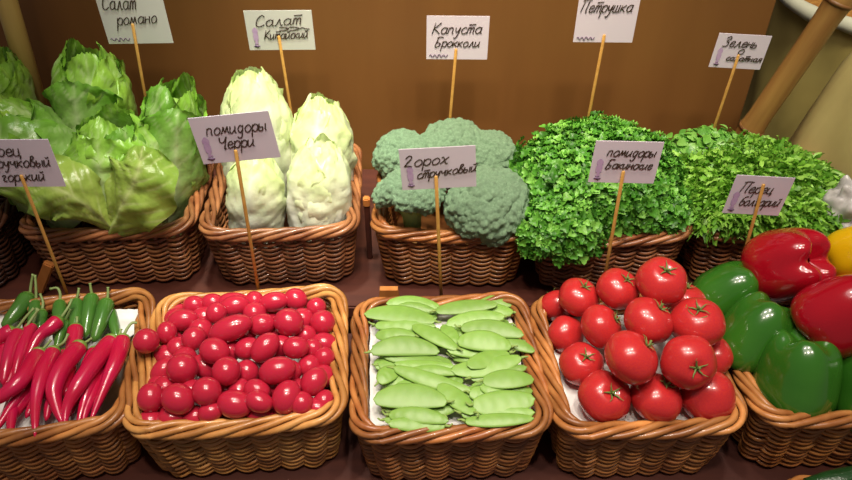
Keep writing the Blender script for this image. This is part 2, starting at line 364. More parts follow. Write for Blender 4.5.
CH = [(-0.3603, 0.7041, 0.8107, 0.0158, 0.0142, 90), (-0.3409, 0.7701, 0.7991, 0.017, 0.0145, 0), (-0.314, 0.7729, 0.8017, 0.017, 0.0138, 0), (-0.3633, 0.7655, 0.7833, 0.0189, 0.0178, 0), (-0.3616, 0.7459, 0.7937, 0.0181, 0.0181, 0), (-0.3451, 0.7294, 0.809, 0.0222, 0.0158, 10), (-0.3215, 0.747, 0.7959, 0.0191, 0.0169, 0), (-0.2985, 0.7388, 0.8142, 0.0158, 0.015, 90), (-0.3172, 0.6866, 0.8168, 0.0175, 0.016, 60), (-0.3414, 0.6856, 0.7978, 0.0177, 0.0167, 0), (-0.2789, 0.6533, 0.828, 0.0206, 0.0177, -20), (-0.2829, 0.7722, 0.8022, 0.0244, 0.0155, 0), (-0.2791, 0.7607, 0.8062, 0.0221, 0.0158, 15), (-0.2638, 0.6878, 0.8349, 0.0302, 0.0174, 22), (-0.3564, 0.6765, 0.7915, 0.0196, 0.016, -15), (-0.2537, 0.779, 0.8008, 0.0145, 0.0137, 0), (-0.2234, 0.7727, 0.8034, 0.0221, 0.015, 10), (-0.193, 0.7812, 0.8, 0.0183, 0.0167, -30), (-0.1603, 0.7636, 0.8013, 0.0147, 0.0147, 0), (-0.2489, 0.7531, 0.7996, 0.0181, 0.0171, 0), (-0.2267, 0.7053, 0.825, 0.0189, 0.0158, 10), (-0.1891, 0.707, 0.8271, 0.0211, 0.0196, -20), (-0.1473, 0.7296, 0.8042, 0.0189, 0.0182, 0), (-0.1778, 0.7403, 0.7992, 0.0171, 0.0171, 0), (-0.2138, 0.6604, 0.827, 0.0225, 0.0167, 50), (-0.175, 0.6665, 0.8204, 0.0182, 0.0153, 0), (-0.1549, 0.6796, 0.8044, 0.0138, 0.0138, -60), (-0.1428, 0.6976, 0.795, 0.0185, 0.0156, 0), (-0.1379, 0.6658, 0.8018, 0.0138, 0.0145, 0), (-0.2413, 0.6709, 0.8137, 0.0186, 0.0152, 20), (-0.1979, 0.6808, 0.8076, 0.0176, 0.0157, 0), (-0.3173, 0.6303, 0.8201, 0.0205, 0.0205, 0), (-0.31, 0.5809, 0.8191, 0.0216, 0.0194, -25), (-0.2758, 0.5906, 0.8222, 0.0192, 0.0185, 0), (-0.3482, 0.589, 0.8122, 0.019, 0.0168, 90), (-0.3507, 0.6428, 0.8008, 0.0194, 0.0142, 55), (-0.2964, 0.6491, 0.8017, 0.0193, 0.0149, -45), (-0.2578, 0.6227, 0.8236, 0.0193, 0.0186, 0), (-0.2704, 0.5726, 0.8044, 0.0162, 0.0127, 15), (-0.2406, 0.5808, 0.8094, 0.023, 0.0181, -10), (-0.3475, 0.568, 0.7898, 0.0174, 0.0155, 0), (-0.3203, 0.5703, 0.7951, 0.0173, 0.0154, 0), (-0.2928, 0.5738, 0.7913, 0.0172, 0.0153, 30), (-0.2369, 0.638, 0.8044, 0.0165, 0.0157, -50), (-0.1904, 0.6189, 0.8291, 0.0241, 0.0177, 15), (-0.1763, 0.5887, 0.8133, 0.0222, 0.0181, 70), (-0.1444, 0.6129, 0.8148, 0.0198, 0.0162, 55), (-0.2152, 0.5988, 0.815, 0.0175, 0.014, -15), (-0.2091, 0.5793, 0.8163, 0.0181, 0.0139, -20), (-0.2428, 0.6082, 0.7996, 0.0182, 0.0146, 70), (-0.1312, 0.5939, 0.7987, 0.0153, 0.0132, 65), (-0.1543, 0.5908, 0.7897, 0.0155, 0.0155, 0), (-0.1577, 0.654, 0.7971, 0.0161, 0.0161, 0), (-0.2121, 0.5793, 0.7887, 0.0179, 0.0143, 0), (-0.1888, 0.5832, 0.7815, 0.0167, 0.0148, 0), (-0.1711, 0.5828, 0.7906, 0.0154, 0.0154, 0), (-0.139, 0.5855, 0.7945, 0.0171, 0.0145, 0), (-0.1574, 0.5839, 0.8072, 0.0154, 0.0154, 0), (-0.3171, 0.715, 0.8036, 0.0173, 0.0173, 0), (-0.2516, 0.7053, 0.807, 0.0167, 0.0167, 0), (-0.2692, 0.675, 0.8036, 0.0176, 0.0159, 30), (-0.2092, 0.7149, 0.8013, 0.0179, 0.0161, 0), (-0.3589, 0.7078, 0.7857, 0.0175, 0.0175, 0), (-0.3039, 0.6083, 0.8012, 0.0173, 0.0156, 0), (-0.2667, 0.5943, 0.7924, 0.0158, 0.0158, 0), (-0.202, 0.6204, 0.7991, 0.0169, 0.0152, 0), (-0.1798, 0.6384, 0.8045, 0.0171, 0.0153, 0), (-0.1672, 0.6144, 0.7958, 0.0168, 0.0151, 0), (-0.3395, 0.6158, 0.7984, 0.0165, 0.0165, 0), (-0.169, 0.7064, 0.8003, 0.0178, 0.0161, 0), (-0.3524, 0.6259, 0.7896, 0.0167, 0.0167, 0), (-0.2867, 0.7003, 0.8054, 0.0169, 0.0169, 0), (-0.2755, 0.7733, 0.7745, 0.0195, 0.0173, 0), (-0.3251, 0.6603, 0.8048, 0.0168, 0.0168, 0), (-0.3278, 0.5895, 0.7898, 0.0161, 0.0161, 0), (-0.1374, 0.6413, 0.7915, 0.016, 0.016, 0), (-0.3397, 0.5789, 0.7627, 0.0163, 0.0147, 0), (-0.3225, 0.5804, 0.7685, 0.0163, 0.0147, 0), (-0.2943, 0.5828, 0.7633, 0.0163, 0.0147, 0), (-0.2678, 0.5851, 0.7714, 0.0163, 0.0147, 0), (-0.2659, 0.6225, 0.7902, 0.0163, 0.0147, 0), (-0.241, 0.5875, 0.7775, 0.0163, 0.0147, 0), (-0.2164, 0.5896, 0.7651, 0.0163, 0.0147, 0), (-0.2175, 0.6589, 0.7721, 0.0163, 0.0147, 0), (-0.222, 0.6751, 0.7925, 0.0163, 0.0147, 0), (-0.2274, 0.7602, 0.7745, 0.0163, 0.0147, 0), (-0.1923, 0.5918, 0.7554, 0.0163, 0.0147, 0), (-0.1664, 0.594, 0.7658, 0.0163, 0.0147, 0), (-0.1427, 0.5961, 0.7698, 0.0163, 0.0147, 0)]
CHPX = [(168, 331), (195, 306), (213, 300), (178, 312), (172, 318), (184, 321), (203, 318), (217, 312), (192, 340), (178, 350), (214, 351), (236, 293), (235, 308), (231, 329), (161, 357), (255, 294), (274, 302), (296, 297), (316, 308), (253, 312), (261, 324), (289, 322), (322, 323), (303, 319), (265, 347), (295, 347), (314, 351), (327, 344), (327, 358), (247, 348), (281, 347), (185, 372), (178, 400), (206, 392), (152, 398), (161, 375), (204, 367), (227, 372), (210, 415), (234, 411), (153, 421), (170, 419), (195, 418), (247, 372), (277, 370), (287, 397), (312, 381), (257, 390), (257, 407), (237, 392), (325, 402), (305, 407), (307, 365), (259, 422), (282, 418), (290, 420), (315, 417), (300, 421), (200, 330), (246, 334), (230, 350), (277, 333), (163, 345), (190, 387), (220, 402), (272, 384), (293, 372), (300, 392), (167, 387), (305, 335), (150, 385), (220, 337), (245, 300), (185, 356), (168, 410), (333, 375), (151, 432), (175, 428), (199, 431), (219, 429), (225, 391), (238, 423), (261, 426), (267, 374), (266, 359), (274, 322), (279, 424), (299, 424), (322, 422)]
rowname = ['against the back rim', 'in the row second from the back', 'in the third row from the back', 'in the middle row', 'in the second row from the front', 'against the front rim']
order = {}
for i, (px, py) in enumerate(CHPX):
    r = min(5, max(0, int((py-288)/(424-288)*6))); order.setdefault(r, []).append((px, i))
num = ['first', 'second', 'third', 'fourth', 'fifth', 'sixth', 'seventh', 'eighth', 'ninth', 'tenth', 'eleventh', 'twelfth', 'thirteenth', 'fourteenth', 'fifteenth', 'sixteenth', 'seventeenth', 'eighteenth', 'nineteenth', 'twentieth']
chlabel = {}
for r, L in order.items():
    for k, (px, i) in enumerate(sorted(L)):
        a, bb = CH[i][3], CH[i][4]
        sh = 'elongated' if a/bb > 1.45 else 'oval' if a/bb > 1.15 else 'round'
        pos = num[k]+' from the left' if k < (len(L)+1)//2 else (num[len(L)-1-k]+' from the right')
        chlabel[i] = '%s red cherry tomato %s, %s' % (sh, rowname[r], pos)
for i, (x, y, z, a, bb, an) in enumerate(CH):
    o = thing('cherry_tomato', chlabel[i], 'tomato', group='cherry tomatoes heaped in the golden basket')
    d = Vector((math.cos(math.radians(an)), .80*math.sin(math.radians(an)), .60*math.sin(math.radians(an))))
    if an == 0 and a/bb < 1.12: d = Vector((random.uniform(-.4, .4), .6, random.uniform(-.9, .2)))
    s = link('skin', cherry_me, o); s2 = link('stem_scar', scar_me, o)
    place(o, (x, y, z), d, random.uniform(0, 6), (bb, bb, a))
p = atz(146.5, 341, .824)
o = thing('cherry_tomato', 'round red cherry tomato perched alone on the rim beside the chilies', 'tomato', group='cherry tomatoes heaped in the golden basket')
link('skin', cherry_me, o); link('stem_scar', scar_me, o); place(o, p, (.5, .5, -.7), 0, .0172)

# ------------------------------------------------------------------ large tomatoes
M['tomato'] = mat('tomato_skin', (.52, .028, .022), (.46, .020, .028), rough=.27, scale=16, sss=.06, coat=.3)
M['tomato_green'] = mat('tomato_calyx', (.10, .17, .03), (.19, .24, .06), rough=.6, scale=60)
def tomato_mesh(seed):
    b = MB()
    def f(p):
        r = math.hypot(p.x, p.y); th = math.atan2(p.y, p.x)
        lob = 1+.022*math.cos(5*th+seed)*min(1, r*1.5)+.018*nz((p.x, p.y, p.z+seed*7))
        z = p.z*.86
        if p.z > 0: z -= .17*math.exp(-(r/.26)**2)
        else: z += .05*math.exp(-(r/.3)**2)
        return Vector((p.x*lob, p.y*lob, z))
    ellipsoid(b, 1, 1, 1, 36, 24, f)
    return b.mesh('tomato_skin', M['tomato'])
def calyx_mesh(seed):
    rnd = random.Random(seed); b = MB()
    for k in range(5):
        th = 2*PI*k/5+rnd.uniform(-.2, .2); L = rnd.uniform(.34, .50); pts = []; rr = []
        for i in range(7):
            t = i/6; r = .04+L*t; pts.append((r*math.cos(th+.3*t*rnd.uniform(-1, 1)), r*math.sin(th), .72+.10*math.sin(t*2.2)+.16*t*t*rnd.uniform(.0, 1.0))); rr.append(.052*(1-t)+.010)
        tube(b, pts, rr, 6, flat=.45)
    tube(b, spline([(0, 0, .66), (.02, .01, .80), (.09*rnd.uniform(-1, 1), .08, .93)], 6), [.05, .045, .042, .042, .05, .06], 7)
    return b.mesh('calyx', M['tomato_green'])
tm = [tomato_mesh(i*1.7) for i in range(4)]; cm = [calyx_mesh(i) for i in range(5)]
TOM = [ # x, y, z, r, calyx axis, label
 (.1923, .7689, .7995, .0252, (-.2, .8, .3), 'red tomato in the back left corner of its basket, half hidden by its neighbour', 0),
 (.2153, .7446, .8393, .0288, (.25, -.05, .95), 'red tomato at the back left of the heap with a small star shaped calyx', 1),
 (.2644, .7342, .8647, .0296, (.35, -.15, .9), 'red tomato at the back with a pale curled calyx, left of the topmost one', 1),
 (.3136, .7166, .8953, .0330, (.0, -.25, .95), 'topmost and largest red tomato at the back of the heap', 1),
 (.1970, .7111, .8000, .0257, (-.3, .6, -.6), 'small plain red tomato against the left side of its basket', 0),
 (.2361, .6873, .8392, .0297, (.75, -.05, .62), 'red tomato with its dark stem turned right, second row from the back', 1),
 (.2872, .6642, .8731, .0322, (.55, .1, .85), 'broad red tomato in the centre under the topmost one', 1),
 (.3519, .6654, .8681, .0347, (-.15, -.05, .98), 'red tomato at the right with long pale calyx strands on its top', 2),
 (.2087, .6520, .8037, .0295, (.1, -.25, .92), 'red tomato with spread pale calyx near the left side, third row', 1),
 (.2549, .6096, .8639, .0344, (.68, .1, .75), 'large glossy red tomato in the middle of the heap with stem turned right', 1),
 (.3241, .6026, .8634, .0336, (.05, -.80, .48), 'red tomato whose green star calyx faces the front', 1),
 (.3800, .6550, .8165, .0271, (-.65, -.3, .75), 'small orange red tomato tucked at the right edge of the heap', 1),
 (.2277, .5945, .8072, .0332, (.15, -.45, .85), 'orange red tomato at the front left corner on white paper', 1),
 (.2922, .5913, .8084, .0330, (.35, .1, .9), 'red tomato in the middle of the front row on white paper', 1),
 (.3579, .5948, .8083, .0343, (.3, .7, -.5), 'red tomato without visible stem at the front right corner', 0),
 (.3657, .7447, .8300, .0299, (.1, .3, .9), 'red tomato hidden at the back right behind the one with long strands', 1)]
for i, (x, y, z, r, ax, lab, cal) in enumerate(TOM):
    o = thing('tomato', lab, 'tomato', group='large tomatoes in the front basket')
    link('tomato_skin', tm[i % 4], o)
    c = link('calyx', cm[i % 5], o); c.scale = (.82, .82, 1)
    place(o, (x, y, z), ax, i*1.3, r*1.02)
    if cal == 2:
        b = MB()
        for k in range(5): 
            rr_ = random.uniform(.5, .72); a0 = random.uniform(0, 6)
            tube(b, [(rr_*math.cos(a0+t*.35)*.9, rr_*math.sin(a0+t*.35)*.9, .86-.42*rr_*rr_+.04*math.sin(t)) for t in range(7)], .022, 5)
        b.build('calyx_strand', M['tomato_green'], c)

# ------------------------------------------------------------------ snow peas
M['pod'] = mat('pea_pod', (.18, .35, .055), (.23, .41, .08), rough=.42, scale=18, attr=True, sss=.08)
M['pod_tip'] = mat('pea_calyx', (.24, .36, .08), rough=.6)
PODS = [(386, 304, 441, 307, 8, 1, 0.5, 'flat green pea pod in the left column of pods, first from the back'), (398, 306, 436, 311, 6, 1, 0.3, 'narrow green pea pod in the left column of pods, second from the back'), (374, 317, 420, 313, 5, 0, 0, 'narrow green pea pod in the left column of pods, third from the back'), (364, 313, 436, 322, 11, 2, 0.6, 'broad green pea pod in the left column of pods, fourth from the back'), (374, 325, 436, 327, 8, 1, 0.2, 'flat green pea pod in the left column of pods, fifth from the back'), (375, 335, 416, 336, 8, 1, 0, 'flat green pea pod in the left column of pods, sixth from the back'), (412, 326, 458, 349, 8.5, 2, 0.1, 'flat green pea pod in the left column of pods, seventh from the back'), (370, 352, 440, 351, 11, 2, 0.7, 'broad green pea pod in the left column of pods, eighth from the back'), (383, 356, 444, 362, 7, 1, -0.1, 'narrow green pea pod in the left column of pods, ninth from the back'), (374, 365, 394, 360, 8, 0, 0, 'flat green pea pod in the left column of pods, tenth from the back'), (394, 363, 455, 367, 6, 1, -0.1, 'narrow green pea pod in the left column of pods, eleventh from the back'), (410, 370, 458, 374, 6, 1, 0.2, 'narrow green pea pod in the left column of pods, twelfth from the back'), (378, 383, 400, 368, 9, 1, 0.2, 'flat green pea pod in the left column of pods, thirteenth from the back'), (393, 368, 472, 390, 8, 1.5, -0.3, 'flat green pea pod in the left column of pods, fourteenth from the back'), (438, 385, 475, 413, 9.5, 2, 0.1, 'flat green pea pod in the left column of pods, fifteenth from the back'), (373, 399, 448, 402, 13, 2.5, 0.5, 'broad green pea pod in the left column of pods, sixteenth from the back'), (380, 405, 432, 406, 8, 1, -0.2, 'flat green pea pod in the left column of pods, seventeenth from the back'), (430, 414, 460, 406, 6, 0.5, 0, 'narrow green pea pod in the left column of pods, eighteenth from the back'), (388, 415, 449, 421, 8, 1.5, 0.3, 'flat green pea pod in the left column of pods, nineteenth from the back'), (384, 420, 424, 421, 6, 0.5, 0, 'narrow green pea pod in the left column of pods, twentieth from the back'), (388, 424, 446, 426, 7, 1.5, 0.1, 'narrow green pea pod in the left column of pods, twenty-first from the back'), (435, 311, 498, 304, 9, 2, 0.3, 'flat green pea pod in the right column of pods, first from the back'), (446, 324, 505, 317, 9.5, 2, 0.3, 'flat green pea pod in the right column of pods, second from the back'), (460, 327, 524, 336, 10, 2.5, 0.4, 'flat green pea pod in the right column of pods, third from the back'), (457, 341, 512, 347, 11.5, 2.5, 0.3, 'broad green pea pod in the right column of pods, fourth from the back'), (500, 340, 535, 351, 7, 1.5, 0.1, 'narrow green pea pod in the right column of pods, fifth from the back'), (447, 351, 508, 351, 7, 1, -0.2, 'narrow green pea pod in the right column of pods, sixth from the back'), (467, 366, 510, 353, 9.5, 2.5, 0.2, 'flat green pea pod in the right column of pods, seventh from the back'), (451, 370, 522, 358, 10.5, 2, -0.3, 'broad green pea pod in the right column of pods, eighth from the back'), (470, 378, 527, 368, 7, 1, 0, 'narrow green pea pod in the right column of pods, ninth from the back'), (482, 381, 534, 380, 10.5, 2.5, 0.1, 'broad green pea pod in the right column of pods, tenth from the back'), (500, 388, 533, 391, 6, 1, 0, 'narrow green pea pod in the right column of pods, eleventh from the back'), (480, 387, 514, 397, 7, 1.5, 0, 'narrow green pea pod in the right column of pods, twelfth from the back'), (469, 393, 500, 398, 9, 1, 0.2, 'flat green pea pod in the right column of pods, thirteenth from the back'), (472, 405, 535, 399, 13, 2.5, -0.1, 'broad green pea pod in the right column of pods, fourteenth from the back'), (460, 413, 535, 413, 8, 1.5, -0.1, 'flat green pea pod in the right column of pods, fifteenth from the back'), (464, 421, 534, 419, 7, 1.5, -0.1, 'narrow green pea pod in the right column of pods, sixteenth from the back'), (443, 325, 458, 346, 8, 1, 0, 'flat green pea pod tucked crosswise between the two columns, first from the back'), (452, 333, 472, 338, 7, 0.5, 0, 'narrow green pea pod tucked crosswise between the two columns, second from the back'), (450, 355, 475, 345, 7, 0.5, 0, 'narrow green pea pod tucked crosswise between the two columns, third from the back'), (445, 372, 462, 384, 8, 0.5, 0, 'flat green pea pod tucked crosswise between the two columns, fourth from the back'), (462, 398, 480, 388, 7, 0.5, 0, 'narrow green pea pod tucked crosswise between the two columns, fifth from the back'), (470, 301.0, 512.9, 304.9, 8.5, 0.4, 0.1, 'flat green pea pod mostly buried under the others, first buried one from the back'), (470, 304.4, 513.7, 312.6, 8.5, 0.4, -0.2, 'flat green pea pod mostly buried under the others, second buried one from the back'), (396, 310.3, 439.8, 310.9, 8.5, 0.4, -0.1, 'flat green pea pod mostly buried under the others, third buried one from the back'), (396, 314.7, 437.7, 316.4, 8.5, 0, -0.1, 'flat green pea pod mostly buried under the others, fourth buried one from the back'), (378, 320.9, 422.9, 320.1, 8.5, -0.3, 0.3, 'flat green pea pod mostly buried under the others, fifth buried one from the back'), (460, 318, 510, 325, 10, 0, 0, 'flat green pea pod mostly buried under the others, sixth buried one from the back'), (378, 326.7, 419.7, 333.8, 8.5, -0.3, -0.1, 'flat green pea pod mostly buried under the others, seventh buried one from the back'), (396, 334.5, 441.4, 331.2, 8.5, 0.4, -0.1, 'flat green pea pod mostly buried under the others, eighth buried one from the back'), (452, 337.8, 494.9, 336.1, 8.5, -0.3, -0.1, 'flat green pea pod mostly buried under the others, ninth buried one from the back'), (470, 340, 520, 342, 10, 0, 0, 'flat green pea pod mostly buried under the others, tenth buried one from the back'), (412, 343.0, 456.8, 339.6, 8.5, 0.4, 0.2, 'flat green pea pod mostly buried under the others, eleventh buried one from the back'), (390, 345, 445, 345, 10, 0, 0, 'flat green pea pod mostly buried under the others, twelfth buried one from the back'), (378, 348.3, 424.5, 349.6, 8.5, 0, -0.1, 'flat green pea pod mostly buried under the others, thirteenth buried one from the back'), (452, 356.6, 492.5, 359.8, 8.5, -0.3, 0.3, 'flat green pea pod mostly buried under the others, fourteenth buried one from the back'), (412, 363.0, 452.1, 363.1, 8.5, 0, -0.0, 'flat green pea pod mostly buried under the others, fifteenth buried one from the back'), (378, 365.0, 423.7, 366.6, 8.5, -0.3, -0.1, 'flat green pea pod mostly buried under the others, sixteenth buried one from the back'), (396, 374.0, 443.5, 369.0, 8.5, 0, 0.2, 'flat green pea pod mostly buried under the others, seventeenth buried one from the back'), (412, 378.0, 452.9, 378.3, 8.5, 0, 0.2, 'flat green pea pod mostly buried under the others, eighteenth buried one from the back'), (378, 380.5, 425.8, 378.1, 8.5, 0.4, 0.1, 'flat green pea pod mostly buried under the others, nineteenth buried one from the back'), (390, 375, 445, 388, 10, 0, 0, 'flat green pea pod mostly buried under the others, twentieth buried one from the back'), (396, 384.9, 443.4, 386.7, 8.5, 0, 0.1, 'flat green pea pod mostly buried under the others, twenty-first buried one from the back'), (470, 390, 525, 384, 10, 0, 0, 'flat green pea pod mostly buried under the others, twenty-second buried one from the back'), (412, 388.8, 452.6, 387.9, 8.5, 0.4, -0.0, 'flat green pea pod mostly buried under the others, twenty-third buried one from the back'), (452, 393.9, 492.4, 401.5, 8.5, 0.4, 0.3, 'flat green pea pod mostly buried under the others, twenty-fourth buried one from the back'), (378, 399.7, 422.8, 405.1, 8.5, 0, 0.1, 'flat green pea pod mostly buried under the others, twenty-fifth buried one from the back'), (396, 403.4, 443.3, 402.3, 8.5, 0, -0.0, 'flat green pea pod mostly buried under the others, twenty-sixth buried one from the back'), (390, 412, 445, 410, 10, 0, 0, 'flat green pea pod mostly buried under the others, twenty-seventh buried one from the back'), (396, 409.2, 441.9, 416.7, 8.5, 0.4, 0.2, 'flat green pea pod mostly buried under the others, twenty-eighth buried one from the back')]
def make_pod(px0, py0, px1, py1, hw, layer, arch, label, seed):
    rnd = random.Random(seed); z = .799+.0058*layer
    A = atz(px0, py0, z); B = atz(px1, py1, z+rnd.uniform(-.002, .002)); mid = (A+B)/2; L = (B-A).length
    xa = (B-A).normalized(); tilt = math.radians(14+rnd.uniform(-5, 6)); up = Vector((0, -math.sin(tilt), math.cos(tilt))); ya = up.cross(xa).normalized(); up = xa.cross(ya)
    R = Matrix((xa, ya, up)).transposed()
    o = thing('pea_pod', label, 'pea pod', mid, 0, 'flat pea pods in the paper lined basket')
    o.rotation_mode = 'QUATERNION'; o.rotation_quaternion = R.to_quaternion()
    Wd = hw*.00138*1.0; b = MB(); npea = max(4, int(L/.014)); ac = arch*Wd; tone = rnd.uniform(.88, 1.12)
    def f(u, v):
        t = v; x = (t-.5)*L
        w = Wd*(max(0, math.sin(PI*(t*.94+.03)))**.55)*(1-.15*(t-.5)); 
        if t < .04: w *= max(.08, t/.04)
        if t > .96: w *= max(.03, (1-t)/.04)
        yc = ac*(1-(2*t-1)**2)*.8
        th = .0023*max(.15, math.sin(PI*t))**.5; a = 2*PI*u; c, s = math.cos(a), math.sin(a)
        pea = .5+.5*math.cos(2*PI*npea*(t-.5))
        bump = .0006*pea*math.exp(-(c/.38)**2)*(1 if .1 < t < .9 else 0)
        zz = s*th+ (bump if s > 0 else -bump)*abs(s) + .0022*math.sin(3*t+seed)*1.0
        return Vector((x, yc+c*w, zz))
    def cf(u, v):
        e = abs(math.cos(2*PI*u)); k = tone*(1.0+.10*(e > .93)+.06*nz((v*9, u*3, seed)))
        return (k, k, k*.95)
    grid(b, f, 16, 44, True, cf)
    b.build('pod', M['pod'], o)
    c = MB(); s = 1 if rnd.random() < .5 else -1
    x0 = s*L*.5; tube(c, [(x0*.965, 0, .001), (x0, 0, .0012), (x0+s*.004, rnd.uniform(-.002, .002), .002), (x0+s*.008, rnd.uniform(-.004, .004), .003)], [.0016, .0024, .0013, .001], 6)
    c.build('pod_stem', M['pod_tip'], o)
for i, pd in enumerate(PODS): make_pod(*pd, seed=i+1)
# ------------------------------------------------------------------ chilies
M['chili_red'] = mat('red_chili_skin', (.55, .009, .072), (.50, .008, .045), rough=.24, scale=20, sss=.08, coat=.35, bump=.04, bscale=60)
M['chili_green'] = mat('green_chili_skin', (.045, .15, .020), (.075, .20, .028), rough=.22, scale=16, coat=.4, bump=.06, bscale=70)
M['chili_cap'] = mat('chili_calyx', (.20, .33, .05), (.12, .24, .035), rough=.45, scale=30)
M['chili_stem'] = mat('chili_stem', (.27, .36, .13), (.20, .28, .08), rough=.5, scale=30)
def chili(label, m, pts, wpx, stem, taper=.9, seed=0, blunt=.12):
    """pts: (px, py, z) from the calyx to the tip; stem: (px, py, z) from the calyx outward"""
    P = [atz(*p) for p in pts]; S = [atz(*p) for p in stem]; org = P[len(P)//2].copy(); r = wpx*.00136/2*1.16
    o = thing('chili_pepper', label, 'chili pepper', org, 0, 'chilies in the left basket')
    sp = [p-org for p in spline(P, 26)]; rr = []
    for i in range(26):
        t = i/25; k = (1-taper*t**2.2)
        if t < .06: k *= .72+.28*t/.06
        if t > .94: k *= max(.10, (1-t)/.06)**.6
        rr.append(max(.0009, r*k*(1+.05*nz((t*5, seed, 3)))))
    b = MB(); tube(b, sp, rr, 14); b.build('pepper_body', m, o)
    d = (sp[1]-sp[0]).normalized(); c = MB()
    tube(c, [sp[0]-d*.0045, sp[0]-d*.002, sp[0]+d*.001, sp[0]+d*.0045], [r*.38, r*.66, r*.86, r*.90], 12); cap = c.build('calyx', M['chili_cap'], o)
    s = MB(); st = spline([sp[0]-d*.003]+[q-org for q in S], 12)
    tube(s, st, [.0023-.0006*i/11 for i in range(11)]+[.0024], 7); s.build('stem', M['chili_stem'], cap)
G_, R_ = M['chili_green'], M['chili_red']
greens = [
 ('dark green chili lying at a slant at the far left of the back row', [(29, 296, .801), (16, 313, .799), (3, 328, .794)], 16, [(31, 285, .812), (33, 274, .826)], .55),
 ('dark green chili with a tall upright stem, second from the left', [(36, 303, .800), (34, 318, .796), (30, 338, .789)], 12, [(36, 288, .815), (35, 275, .829)], .5),
 ('small green chili third from the left, behind the red ones', [(42, 312, .801), (40, 325, .797), (38, 341, .790)], 11, [(43, 302, .808), (40, 294, .814)], .5),
 ('green chili with a hooked stem, fourth from the left', [(60, 303, .801), (59, 320, .798), (57, 343, .790)], 13, [(60, 293, .810), (57, 288, .815), (50, 289, .815)], .5),
 ('glossy green chili in the middle of the back row beside the sign stick', [(76, 302, .803), (76, 315, .800), (74, 338, .792)], 14, [(78, 294, .811), (79, 288, .817)], .45),
 ('glossy green chili second from the right in the back row', [(92, 297, .803), (89, 312, .801), (85, 338, .790)], 14.5, [(91, 290, .811), (90, 283, .820)], .5),
 ('wrinkled glossy green chili at the right of the back row', [(107, 302, .804), (102, 318, .802), (94, 342, .792)], 15, [(108, 294, .812), (108, 287, .820)], .5),
 ('dark green chili at the far right of the back row, mostly hidden', [(110, 311, .794), (114, 325, .791), (117, 340, .786)], 11, [(109, 304, .803), (108, 300, .808)], .5),
 ('short green chili poking out between two red ones at the centre', [(65, 322, .800), (61, 333, .798), (56, 350, .790)], 10, [(68, 315, .806), (71, 309, .811)], .5),
]
